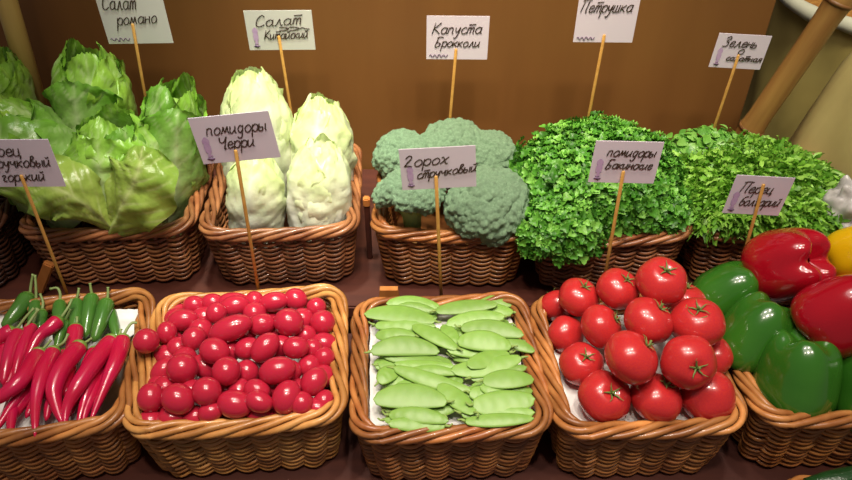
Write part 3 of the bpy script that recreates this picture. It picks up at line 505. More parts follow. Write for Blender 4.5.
reds = [
 ('rightmost red chili with a curly green stem beside the paper', [(123, 338, .807), (117, 359, .809), (106, 384, .803), (89, 425, .790)], 15, [(127, 329, .812), (132, 323, .815), (137, 323, .813)], .86),
 ('long red chili second from the right, curving left to its tip', [(113, 339, .809), (97, 359, .813), (78, 386, .811), (67, 408, .800), (64, 431, .790)], 16, [(119, 335, .813), (121, 329, .817)], .86),
 ('red chili third from the right with a bent tip', [(81, 345, .809), (63, 367, .813), (54, 389, .808), (57, 408, .800), (64, 427, .791)], 16, [(86, 342, .812), (92, 338, .815)], .85),
 ('straight red chili fourth from the right hanging down to the rim', [(54, 350, .811), (43, 373, .814), (36, 400, .808), (35, 437, .800)], 14, [(58, 346, .814), (64, 342, .818), (68, 334, .822)], .78),
 ('long red chili reaching left across the others to the frame edge', [(40, 352, .813), (22, 379, .819), (2, 396, .815), (-18, 407, .810)], 15, [(45, 347, .815), (51, 340, .82)], .7),
 ('short red chili with a long pale stem at the upper middle', [(59, 320, .814), (51, 327, .813), (38, 338, .809), (24, 366, .800)], 14, [(63, 315, .818), (69, 306, .824), (72, 299, .828)], .7),
 ('red chili standing upright below the glossy green one', [(76, 327, .805), (74, 342, .803), (68, 372, .796), (66, 398, .788)], 14, [(77, 322, .809), (77, 317, .812)], .6),
 ('narrow red chili at the left, third from the frame edge', [(32, 326, .808), (28, 334, .808), (20, 356, .807), (14, 378, .800)], 12, [(35, 318, .813), (37, 308, .821)], .6),
 ('broad red chili at the left with a pale stem, second from the frame edge', [(20, 332, .811), (14, 342, .811), (8, 360, .809), (3, 385, .800)], 14, [(26, 327, .815), (33, 317, .822), (39, 309, .829)], .6),
 ('red chili at the left edge with a long green stem', [(13, 331, .813), (3, 336, .812), (-12, 348, .806)], 15, [(19, 326, .816), (25, 318, .823), (34, 308, .83)], .5),
 ('thin red chili under the two rightmost ones', [(104, 355, .797), (90, 385, .797), (84, 404, .793), (77, 427, .788)], 12, [(107, 349, .8), (109, 345, .803)], .8),
 ('short red chili with a dark tip below the right pair', [(99, 372, .793), (93, 392, .792), (86, 410, .789), (83, 424, .787)], 11, [(102, 367, .796), (104, 363, .798)], .75),
 ('thin red chili crossing low at the left front', [(38, 372, .798), (22, 392, .799), (10, 409, .797), (-6, 433, .794)], 11, [(42, 367, .801), (45, 363, .803)], .7),
 ('small red chili tip pointing at the front rim near the left edge', [(16, 398, .793), (12, 415, .793), (10, 440, .789)], 10, [(18, 392, .796), (19, 388, .798)], .6),
 ('red chili under the bent one, showing between the front tips', [(72, 362, .798), (60, 388, .795), (50, 405, .790), (46, 421, .786)], 13, [(75, 357, .801), (77, 353, .803)], .75),
 ('red chili buried at the left below the long crossing one', [(34, 384, .792), (20, 404, .790), (8, 424, .787)], 14, [(37, 379, .795), (39, 375, .797)], .6),
 ('red chili buried in the middle under the others', [(84, 374, .790), (74, 394, .789), (70, 416, .786)], 13, [(87, 369, .792), (88, 365, .795)], .7),
 ('red chili lying deep at the left edge of the frame', [(8, 345, .797), (-2, 368, .797), (-10, 398, .792)], 14, [(10, 340, .8), (12, 336, .802)], .6),
 ('red chili wedged between the broad left ones', [(24, 348, .798), (16, 366, .799), (4, 392, .795)], 12, [(27, 343, .801), (29, 339, .803)], .6),
 ('red chili under the right pair, its tip just left of the short dark tipped one', [(96, 350, .797), (84, 378, .796), (73, 408, .790)], 14, [(99, 345, .80), (101, 341, .802)], .7),
 ('red chili squeezed against the right side of the basket under the rightmost one', [(117, 352, .796), (107, 380, .794), (95, 410, .789)], 13, [(120, 347, .80), (122, 343, .802)], .7),
 ('red chili filling the gap left of the bent one', [(66, 352, .797), (56, 378, .796), (47, 402, .790)], 14, [(69, 347, .80), (71, 343, .802)], .7),
 ('red chili lying low under the long one at the left', [(30, 362, .795), (18, 392, .794), (2, 420, .789)], 14, [(33, 357, .80), (35, 353, .802)], .7),
 ('red chili deep under the right pair, near the basket side', [(108, 360, .790), (99, 384, .789), (90, 408, .786)], 14, [(111, 355, .794), (113, 351, .796)], .7),
 ('red chili deep under the straight hanging one', [(50, 370, .791), (40, 392, .789), (26, 418, .786)], 13, [(53, 365, .794), (55, 361, .796)], .7),
]
for i, (l, p, w, s, t) in enumerate(greens): chili(l, G_, p, w, s, t, i)
for i, (l, p, w, s, t) in enumerate(reds): chili(l, R_, p, w, s, t, 20+i)

# ------------------------------------------------------------------ bell peppers
M['bell_green'] = mat('green_pepper_skin', (.022, .115, .009), (.038, .16, .013), rough=.20, scale=9, coat=.5, bump=.03, bscale=30)
M['bell_red'] = mat('red_pepper_skin', (.32, .003, .012), (.37, .004, .012), rough=.18, scale=9, coat=.5, bump=.03, bscale=30)
M['bell_yellow'] = mat('yellow_pepper_skin', (.80, .50, .005), (.75, .44, .005), rough=.2, scale=9, coat=.5)
M['bell_stem'] = mat('pepper_stem', (.13, .20, .04), (.20, .24, .07), rough=.55, scale=40)
def bell(label, m, c, axis, r, H, k, seed, roll=0, dim=.12):
    o = thing('bell_pepper', label, 'bell pepper', group='bell peppers in the right basket'); rnd = random.Random(seed); b = MB()
    def f(u, v):
        th = 2*PI*u; ph = (v-.5)*PI*.996; s = math.sin(ph); cc = math.cos(ph)
        rad = r*max(cc, 0)**.52; z = H/2*sgnpow(s, .62); t = z/H+.5
        rad *= .84+.16*math.cos((t-.40)*2.0)+(-.06*t)
        g = (.5+.5*math.cos(k*th+.5*math.sin(th+seed)))**1.6
        dep = .05+dim*.75*max(0, t-.35)**1.2+.10*max(0, .3-t)
        q = rad/r
        rr = rad*(1-dep*g*min(1, q*1.8)+.05*nz((math.cos(th)*.9, math.sin(th)*.9, t*1.4+seed)))
        if s > 0: z -= H*(dim*math.exp(-(q/.34)**2)+dim*.32*g*s*min(1, q*2)) - H*.035*(1-g)*s*math.exp(-((q-.55)/.3)**2)
        else: z += H*(.16*math.exp(-(q/.36)**2)) + H*.04*g*(-s)
        return Vector((rr*math.cos(th), rr*math.sin(th), z))
    grid(b, f, 72, 44, True); b.build('pepper_body', m, o)
    s = MB(); tube(s, spline([(0, 0, -H*.36), (0, 0, -H*.46), (.008, .004, -H*.60), (.016, .006, -H*.66)], 9), [.020, .017, .008, .0065, .0062, .006, .006, .0062, .007], 9)
    s.build('stem', M['bell_stem'], o)
    place(o, c, axis, roll)
    return o
bell('green bell pepper lying at the back left of its basket, below the sign stick', M['bell_green'], atz(727, 292, .826), (.72, .02, .62), .044, .092, 3, 1, .6)
bell('large red bell pepper at the back with its lobed end facing up', M['bell_red'], atz(788, 264, .872), (.50, -.52, .70), .056, .108, 4, 2, .4, .22)
bell('second red bell pepper at the right edge, with a long streak of light', M['bell_red'], atz(842, 314, .876), (.62, -.10, .60), .054, .112, 3, 3, 2.0)
bell('green bell pepper in the middle, leaning behind the front one', M['bell_green'], atz(754, 335, .822), (.50, .30, .80), .048, .110, 3, 4, 1.0)
bell('large green bell pepper standing at the front of its basket', M['bell_green'], atz(797, 377, .810), (.05, .40, .92), .053, .122, 4, 5, .5)
bell('dark green bell pepper cut off by the right edge, beside the front one', M['bell_green'], atz(870, 390, .803), (.05, .35, .93), .050, .112, 4, 6, .1)
bell('yellow bell pepper cut off by the right edge', M['bell_yellow'], atz(862, 252, .880), (.45, -.4, .7), .043, .088, 4, 7, .3)
bell('red bell pepper underneath the two large red ones', M['bell_red'], (.600, .745, .815), (.8, .1, .2), .046, .095, 4, 8, .3)

# ------------------------------------------------------------------ leafy heads
def leafmat(name, **k): return mat(name, (1, 1, 1), (.80, .86, .74), rough=.28, scale=26, attr=True, sss=.0, transl=.22, bump=.5, bscale=48, **k)
M['romaine'] = leafmat('romaine_leaf'); M['napa'] = leafmat('napa_leaf')
def lerp3(a, b, t): t = max(0, min(1, t)); return tuple(a[i]+(b[i]-a[i])*t for i in range(3))
def leaf(mb, rnd, th0, R, H, off, tip, span, kind, flare=.0, ruf=.008, curl=0.0, seed=0, flop=0.0):
    rib = (.62, .70, .42) if kind == 'romaine' else (.80, .80, .72)
    base = (.52, .62, .28) if kind == 'romaine' else (.80, .78, .72)
    edge = rnd.choice([(.19, .40, .035), (.25, .48, .05), (.31, .54, .06), (.14, .33, .03)]) if kind == 'romaine' else rnd.choice([(.72, .86, .34), (.78, .88, .42), (.80, .88, .50)])
    prof = (lambda v: .60+.48*math.sin(PI*min(1, v*.80+.13))-.62*max(0, v-.72)**1.3*1.9) if kind == 'romaine' else (lambda v: .74+.30*math.sin(PI*min(1, v*.85+.12))-.85*max(0, v-.66)**1.5*2.2)
    kv = rnd.uniform(9, 13); p0 = rnd.uniform(0, 6)
    def f(u, v):
        uu = 2*u-1; vt = tip*(1-.09*abs(uu)**2.4)*v
        sh = .50+.50*math.sin(PI*min(1, v*.62+.16)); sh *= 1-.35*max(0, v-.75)**2*8
        th = th0+span*sh*uu
        r = R*max(.10, prof(vt))*(1+off)+flare*R*(v**2)*(.3+.7*uu*uu)
        e = abs(uu)**2.5; ee = max(e, max(0, v-.80)*4*.7)
        r += ruf*ee*math.sin(kv*v*2+p0+3*uu)*1.1+ruf*.30*ee*math.sin(kv*3.0*v+p0*2+9*uu)
        w = nz((th*3.2, vt*7, seed*3.7)); w2 = nz((th*9, vt*20, seed*1.3))
        r += R*.07*w+R*(.07 if kind == 'romaine' else .045)*w2*(.3+.7*v)+R*.02*nz((th*20, vt*42, seed*2.3))+R*.06*math.exp(-(uu/.10)**2)*(1-.7*v)
        vein = abs((v*8-abs(uu)*2.6) % 1-.5); r -= R*.034*math.exp(-(vein/.10)**2)*(abs(uu) > .08)
        z = H*vt + ruf*.6*ee*math.sin(kv*2.3*uu+p0)
        r += curl*R*max(0, v-.72)**2*9
        z -= curl*H*max(0, v-.80)**2*5
        z -= flop*H*v*v*.5; r += flop*R*1.5*v*v
        return Vector((r*math.cos(th), r*math.sin(th), z))
    def cf(u, v):
        uu = 2*u-1; q = (v*1.15)**.75 if kind == 'romaine' else max(0, v-.28)*1.5
        c = lerp3(base, edge, q*.85+.25*abs(uu))
        vein = abs((v*8-abs(uu)*2.6) % 1-.5)
        c = lerp3(c, rib, .85*math.exp(-(uu/(.13*(1.25-v)))**2)*(1.15-v)*(1.0 if kind == 'romaine' else 1.3))
        c = lerp3(c, rib, .42*math.exp(-(vein/.07)**2)*(1-abs(uu)*.5)*(1 if kind == 'romaine' else .5))
        k = 1+.16*nz((uu*5, v*8, seed))
        return tuple(x*k for x in c)
    grid(mb, f, 26, 36, False, cf)
def head(name, cat, label, kind, base, top, R, leaves, seed, roll=0, group=None, flare=.12):
    A = Vector(base); B = Vector(top); H = (B-A).length; rnd = random.Random(seed)
    o = thing(name, label, cat, A, group=group)
    core = MB(); cc = (.52, .62, .25) if kind == 'romaine' else (.74, .80, .55)
    def cf(p):
        w = 1+.10*nz((p.x*2.5, p.y*2.5, p.z*2+seed))+.05*nz((p.x*8, p.y*8, p.z*6))
        return Vector((p.x*R*.72*w, p.y*R*.72*w, H*.44+p.z*H*.43))
    ellipsoid(core, 1, 1, 1, 28, 20, cf, lambda u, v: lerp3(cc, (.30, .48, .10) if kind == 'romaine' else (.68, .78, .42), v)); core.build('heart', M[kind], o)
    if kind == 'napa':
        bt = MB(); ellipsoid(bt, R*.62, R*.62, R*.34, 20, 10, lambda p: Vector((p.x, p.y, p.z+R*.26)), lambda u, v: (.80, .76, .68)); bt.build('butt', M[kind], o)
    for i in range(leaves):
        t = i/(leaves-1); inner = 1-t                     # the last ones lie outside
        th = i*2.399+rnd.uniform(-.25, .25); b = MB()
        leaf(b, rnd, th, R, H, -.20+.24*t, (1.02-(.12 if kind == 'romaine' else .05)*t)*rnd.uniform(.95, 1.03), (1.35 if kind == 'romaine' else 1.5), kind, flare*rnd.uniform(.1, 1.0)*(.3+t), R*(.085 if kind == 'romaine' else .05), rnd.uniform(0, .25 if kind == 'romaine' else .05)*(.4+t*.6), seed*17+i)
        b.build('leaf', M[kind], o)
    place(o, A, B-A, roll)
    return o
GR = 'romaine heads in the left basket'; GN = 'napa cabbages in their basket'
def H_(px, py, y): return aty(px, py, y)
head('romaine_lettuce', 'lettuce', 'tallest romaine head standing upright at the back of its basket', 'romaine', H_(108, 186, 1.055), H_(82, 43, 1.085), .059, 9, 11, .3, GR)
head('romaine_lettuce', 'lettuce', 'romaine head at the right with dark curled leaf tips, behind the cherry tomato sign', 'romaine', H_(166, 226, 1.0), H_(177, 77, 1.05), .052, 8, 12, 1.0, GR)
head('romaine_lettuce', 'lettuce', 'front romaine head with a broad veined outer leaf hanging over the rim', 'romaine', H_(136, 226, .962), H_(108, 112, .985), .066, 10, 13, 2.0, GR)
head('romaine_lettuce', 'lettuce', 'romaine head lying to the left behind the sign for hot peppers', 'romaine', H_(92, 212, .955), H_(-18, 108, 1.0), .066, 9, 14, .6, GR)
head('romaine_lettuce', 'lettuce', 'pale crinkled lettuce head cut off by the left edge behind the pole', 'romaine', H_(-2, 178, 1.06), H_(-8, 44, 1.09), .055, 9, 15, 0, GR)
head('napa_cabbage', 'cabbage', 'tallest pale napa cabbage standing at the back left', 'napa', H_(262, 205, 1.02), H_(252, 70, 1.055), .056, 11, 21, .2, GN, .05)
head('napa_cabbage', 'cabbage', 'short white based napa cabbage at the front left behind the cherry tomato sign', 'napa', H_(258, 240, .945), H_(256, 150, .975), .044, 8, 22, .5, GN, .03)
head('napa_cabbage', 'cabbage', 'napa cabbage standing at the front right with white ribs', 'napa', H_(318, 240, .945), H_(320, 140, .985), .049, 11, 23, 1.1, GN, .03)
head('napa_cabbage', 'cabbage', 'napa cabbage at the back right behind the front one', 'napa', H_(322, 200, 1.03), H_(321, 98, 1.06), .052, 10, 24, 2.1, GN, .05)
# a broad loose romaine leaf draped over the basket rim
def loose_leaf(label, pts, wid, seed):
    rnd = random.Random(seed); P = [Vector(p) for p in pts]; org = P[0].copy(); o = thing('romaine_leaf', label, 'lettuce leaf', org)
    b = MB(); sp = [p-org for p in spline(P, 33)]; view = Vector((0, -.75, .66))
    def f(u, v):
        uu = 2*u-1; i = min(31, int(v*32)); t = v*32-i; c = sp[i].lerp(sp[i+1], t); d = (sp[i+1]-sp[i]).normalized(); side = d.cross(view).normalized(); nn = side.cross(d).normalized()
        w = wid*(math.sin(PI*(.08+.86*v))**.7)
        vein = abs((v*8-abs(uu)*2.6) % 1-.5)
        e = abs(uu)**2.5
        return c+side*uu*w+nn*(-.40*wid*uu*uu+.012*e*math.sin(17*v+3*uu)+.006*nz((uu*3, v*7, seed))+.0022*nz((uu*11, v*24, seed))-.002*math.exp(-(vein/.1)**2))
    def cf(u, v):
        uu = 2*u-1; c = lerp3((.36, .44, .09), (.19, .34, .04), v*.7+.2*abs(uu)); vein = abs((v*8-abs(uu)*2.6) % 1-.5)
        c = lerp3(c, (.52, .58, .24), .8*math.exp(-(uu/.07)**2)); return lerp3(c, (.55, .60, .26), .62*math.exp(-(vein/.06)**2))
    grid(b, f, 26, 44, False, cf); b.build('leaf_blade', M['romaine'], o)
loose_leaf('broad yellow green romaine leaf with fine veins at the right front, over the rim', [aty(108, 234, .884), aty(123, 203, .868), aty(137, 174, .874), aty(143, 146, .90)], .060, 3)
loose_leaf('large smooth romaine leaf lying along the rim below the hot pepper sign', [aty(112, 228, .880), aty(72, 196, .872), aty(32, 182, .878), aty(-15, 176, .90)], .050, 4)

# ------------------------------------------------------------------ broccoli
M['broc'] = mat('broccoli_bud', (.40, .62, .40), (.28, .50, .29), rough=.65, scale=60, attr=True, bump=.9, bscale=420, detail=3)
M['stalk'] = mat('broccoli_stalk', (.34, .46, .14), (.27, .40, .10), rough=.5, scale=20)
def floret_mesh(seed):
    bm = bmesh.new(); bmesh.ops.create_icosphere(bm, subdivisions=5, radius=1); b = MB(); vs = []; cs = []
    for v in bm.verts:
        p = v.co.copy(); q = p*2.7+Vector((seed*5.1, 0, 0))
        d = noise.voronoi(q)[0][0]; d2 = noise.voronoi(p*9.0+Vector((0, seed*3.3, 0)))[0][0]
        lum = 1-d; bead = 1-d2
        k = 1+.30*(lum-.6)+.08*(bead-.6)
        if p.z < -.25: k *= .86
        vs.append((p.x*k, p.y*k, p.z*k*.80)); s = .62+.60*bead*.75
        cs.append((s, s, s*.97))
    fs = [tuple(v.index for v in f.verts) for f in bm.faces]; bm.free(); b.add(vs, fs, cs)
    return b.mesh('floret', M['broc'])
FM = [floret_mesh(i) for i in range(3)]
def broccoli(label, c, R, sx, sy, sz, tilt, seed, n=15, low=1.10):
    rnd = random.Random(seed); c = Vector(c); o = thing('broccoli_head', label, 'broccoli', c, group='broccoli heads in their basket')
    pts = [(0, 0, 1)]
    for k in range(1, n):
        z = 1-(k/(n-1))*low; a = k*2.399+rnd.uniform(-.2, .2); r = math.sqrt(max(0, 1-z*z)); pts.append((r*math.cos(a), r*math.sin(a), z))
    st = MB(); tube(st, [(0, 0, -R*1.25*sz), (0, 0, -R*.7*sz), (0, 0, 0)], [R*.24, R*.27, R*.42], 14)
    for p in pts[1:]:
        tube(st, spline([(0, 0, -R*.75*sz), (p[0]*R*.35*sx, p[1]*R*.35*sy, -R*.25*sz), (p[0]*R*.62*sx, p[1]*R*.62*sy, p[2]*R*.6*sz)], 6), [R*.10, R*.12, R*.12, R*.13, R*.17, R*.22], 8)
    st.build('stalk', M['stalk'], o)
    for k, p in enumerate(pts):
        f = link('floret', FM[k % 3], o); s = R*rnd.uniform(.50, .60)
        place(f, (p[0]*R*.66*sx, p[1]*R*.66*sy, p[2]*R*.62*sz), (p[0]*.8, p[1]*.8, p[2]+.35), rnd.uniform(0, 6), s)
    place(o, c, tilt, rnd.uniform(0, 1)); return o
broccoli('broccoli head at the back left of its basket', atz(403, 158, .874), .049, 1, 1, .95, (-.1, -.25, 1), 1)
broccoli('widest broccoli head at the back centre', atz(450, 154, .876), .060, 1.05, .9, .86, (0, -.25, 1), 2, 18)
broccoli('broccoli head at the back right against the rim', atz(491, 159, .868), .047, 1, 1, .95, (.2, -.2, 1), 3)
broccoli('broccoli head at the front left with its pale stalk showing, behind the pea sign', atz(411, 200, .878), .055, 1.10, .95, .80, (-.05, .22, 1), 4, 12, .62)
broccoli('broccoli head at the front right spilling onto the rim', atz(487, 206, .872), .061, 1.08, .95, .86, (.12, -.35, 1), 5, 18)
# ------------------------------------------------------------------ loose herbs
def herbmat(name, rough=.45): return mat(name, (1, 1, 1), (.82, .88, .78), rough=rough, scale=40, attr=True, transl=.28)
M['parsley'] = herbmat('parsley_leaf'); M['herb'] = herbmat('pale_herb_leaf'); M['flat'] = herbmat('flat_herb_leaf', .35)
def in_frame(px, py): return True
def herb(name, label, cat, m, surf, n, leaf_fn, stem_col, seed, core):
    rnd = random.Random(seed); b = MB()
    o = thing(name, label, cat, (0, 0, 0)) if False else None
    for i in range(n):
        p, nn = surf(rnd)
        leaf_fn(b, rnd, Vector(p), Vector(nn).normalized())
    if core:  # dark green core; the shade deep between the leaves put into its colour
        c, s = core
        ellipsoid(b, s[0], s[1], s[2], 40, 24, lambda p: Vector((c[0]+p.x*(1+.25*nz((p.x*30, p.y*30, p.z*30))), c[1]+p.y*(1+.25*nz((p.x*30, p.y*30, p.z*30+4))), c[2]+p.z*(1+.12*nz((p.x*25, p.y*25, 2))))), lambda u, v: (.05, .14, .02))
    ob = b.build(name, m); return tag(ob, label, cat, None, 'stuff')
def frame(nn, rnd):
    t = nn.orthogonal().normalized(); t.rotate(Quaternion(nn, rnd.uniform(0, 2*PI))); return t, nn.cross(t)
def curly(b, rnd, p, nn, size=(.0042, .0078), cols=None):
    nn = (nn+Vector((rnd.uniform(-.5, .5), rnd.uniform(-.5, .5), rnd.uniform(-.2, .5)))).normalized(); t, s = frame(nn, rnd); R = rnd.uniform(*size); ph = rnd.uniform(0, 6)
    base = rnd.choice(cols or [(.045, .18, .015), (.08, .28, .025), (.125, .37, .038), (.22, .51, .08)]); k = rnd.uniform(.85, 1.15)  # lightest green paints highlights on the curled leaves into the colour
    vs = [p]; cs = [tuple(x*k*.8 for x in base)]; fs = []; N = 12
    for j, f in enumerate((.5, 1.0)):
        for i in range(N):
            a = 2*PI*i/N; r = R*f*(1+.28*math.cos(3*a+ph)*f); h = R*(.10+f*f*(.30+.42*math.cos(6*a+ph)*(j)))
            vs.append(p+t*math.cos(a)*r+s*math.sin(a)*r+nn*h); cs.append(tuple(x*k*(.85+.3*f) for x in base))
    for i in range(N): fs.append((0, 1+i, 1+(i+1) % N))
    for i in range(N): fs.append((1+i, 1+N+i, 1+N+(i+1) % N, 1+(i+1) % N))
    b.add(vs, fs, cs)
def mound(cx, cy, cz, ax, ay, az, rnd, jit=.014, zmin=None):
    for _ in range(60):
        th = rnd.uniform(0, 2*PI); z = rnd.uniform(-.25, 1); r = math.sqrt(1-z*z); x, y = r*math.cos(th), r*math.sin(th)
        if y > .55 and z < .5: continue
        k = 1+.20*nz((x*2.2, y*2.2, z*2.2+cx*9))+.16*nz((x*6, y*6, z*6))
        p = Vector((cx+ax*x*k, cy+ay*y*k, cz+az*z*k))+Vector((rnd.uniform(-1, 1), rnd.uniform(-1, 1), rnd.uniform(-1, 1)))*jit*.5
        if zmin and p.z < zmin: continue
        return p, Vector((x/ax, y/ay, z/az)).normalized()
    return Vector((cx, cy, cz+az)), Vector((0, 0, 1))
def parsley_surf(rnd):
    q = rnd.random()
    if q < .70: return mound(.276, 1.0, .864, .124, .114, .076, rnd, .026, zmin=.858)
    if q < .90: return mound(.208, .895, .846, .062, .056, .052, rnd, .022, zmin=.808)
    return mound(.345, .925, .860, .068, .050, .036, rnd, zmin=.856)
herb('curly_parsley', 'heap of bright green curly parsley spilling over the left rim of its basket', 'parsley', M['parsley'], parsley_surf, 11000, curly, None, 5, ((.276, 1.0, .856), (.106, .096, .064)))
def frond(b, rnd, p, nn, cols=None):
    d = (nn*.7+Vector((rnd.uniform(-1, 1), rnd.uniform(-1, .5), rnd.uniform(-.4, .6)))).normalized(); t = d.orthogonal().normalized(); t.rotate(Quaternion(d, rnd.uniform(0, 2*PI)))
    L = rnd.uniform(.020, .042); w = rnd.uniform(.0016, .0038); n2 = d.cross(t); base = rnd.choice([(.19, .44, .04), (.27, .54, .06), (.34, .62, .10), (.13, .34, .03)]); k = rnd.uniform(.85, 1.15)
    vs = []; cs = []; fs = []; N = 7; ph = rnd.uniform(0, 6)
    for i in range(N):
        v = i/(N-1); c = p+d*L*(v-.2)-Vector((0, 0, 1))*L*.35*v*v; ww = w*(math.sin(PI*(.12+.8*v)))*(1+.5*math.sin(i*2.1+ph))
        for q in (-1, 0, 1):
            vs.append(c+t*ww*q*1.3+n2*(w*.7*abs(q)*math.sin(i*1.9+ph+q))); cs.append(tuple(x*k*(1.15-.2*abs(q)) for x in base))
    for i in range(N-1):
        for q in (0, 1): fs.append((i*3+q, i*3+q+1, i*3+q+4, i*3+q+3))
    b.add(vs, fs, cs)
def herb_surf(rnd):
    q = rnd.random()
    if q < .72: return mound(.537, .995, .843, .126, .108, .054, rnd, .032, .852)
    if q < .86: return mound(.480, .930, .852, .065, .045, .030, rnd, .016, .852)
    return mound(.610, .920, .850, .080, .048, .032, rnd, .016, .850)
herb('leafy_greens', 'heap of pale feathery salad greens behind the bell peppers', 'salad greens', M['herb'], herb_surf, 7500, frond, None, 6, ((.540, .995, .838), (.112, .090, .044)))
def oval(b, rnd, p, nn):
    nn = (nn+Vector((rnd.uniform(-.6, .6), rnd.uniform(-.7, .1), rnd.uniform(0, .6)))).normalized(); t, s = frame(nn, rnd); L = rnd.uniform(.011, .019); base = rnd.choice([(.12, .34, .05), (.17, .42, .06), (.24, .50, .10)]); vs = []; fs = []; cs = []
    for i in range(6):
        v = i/5; w = L*.42*math.sin(PI*(.08+.86*v))
        for q in (-1, 0, 1): vs.append(p+t*L*(v-.2)+s*w*q+nn*(w*.35*abs(q)-L*.25*v*v)); cs.append(base)
    for i in range(5):
        for q in (0, 1): fs.append((i*3+q, i*3+q+1, i*3+q+4, i*3+q+3))
    b.add(vs, fs, cs)
herb('flat_leaf_herb', 'small tuft of flat oval herb leaves at the back of the salad greens', 'herb', M['flat'], lambda rnd: mound(.486, 1.070, .876, .066, .040, .034, rnd, .014, .85), 420, oval, None, 7, ((.486, 1.07, .862), (.05, .03, .028)))

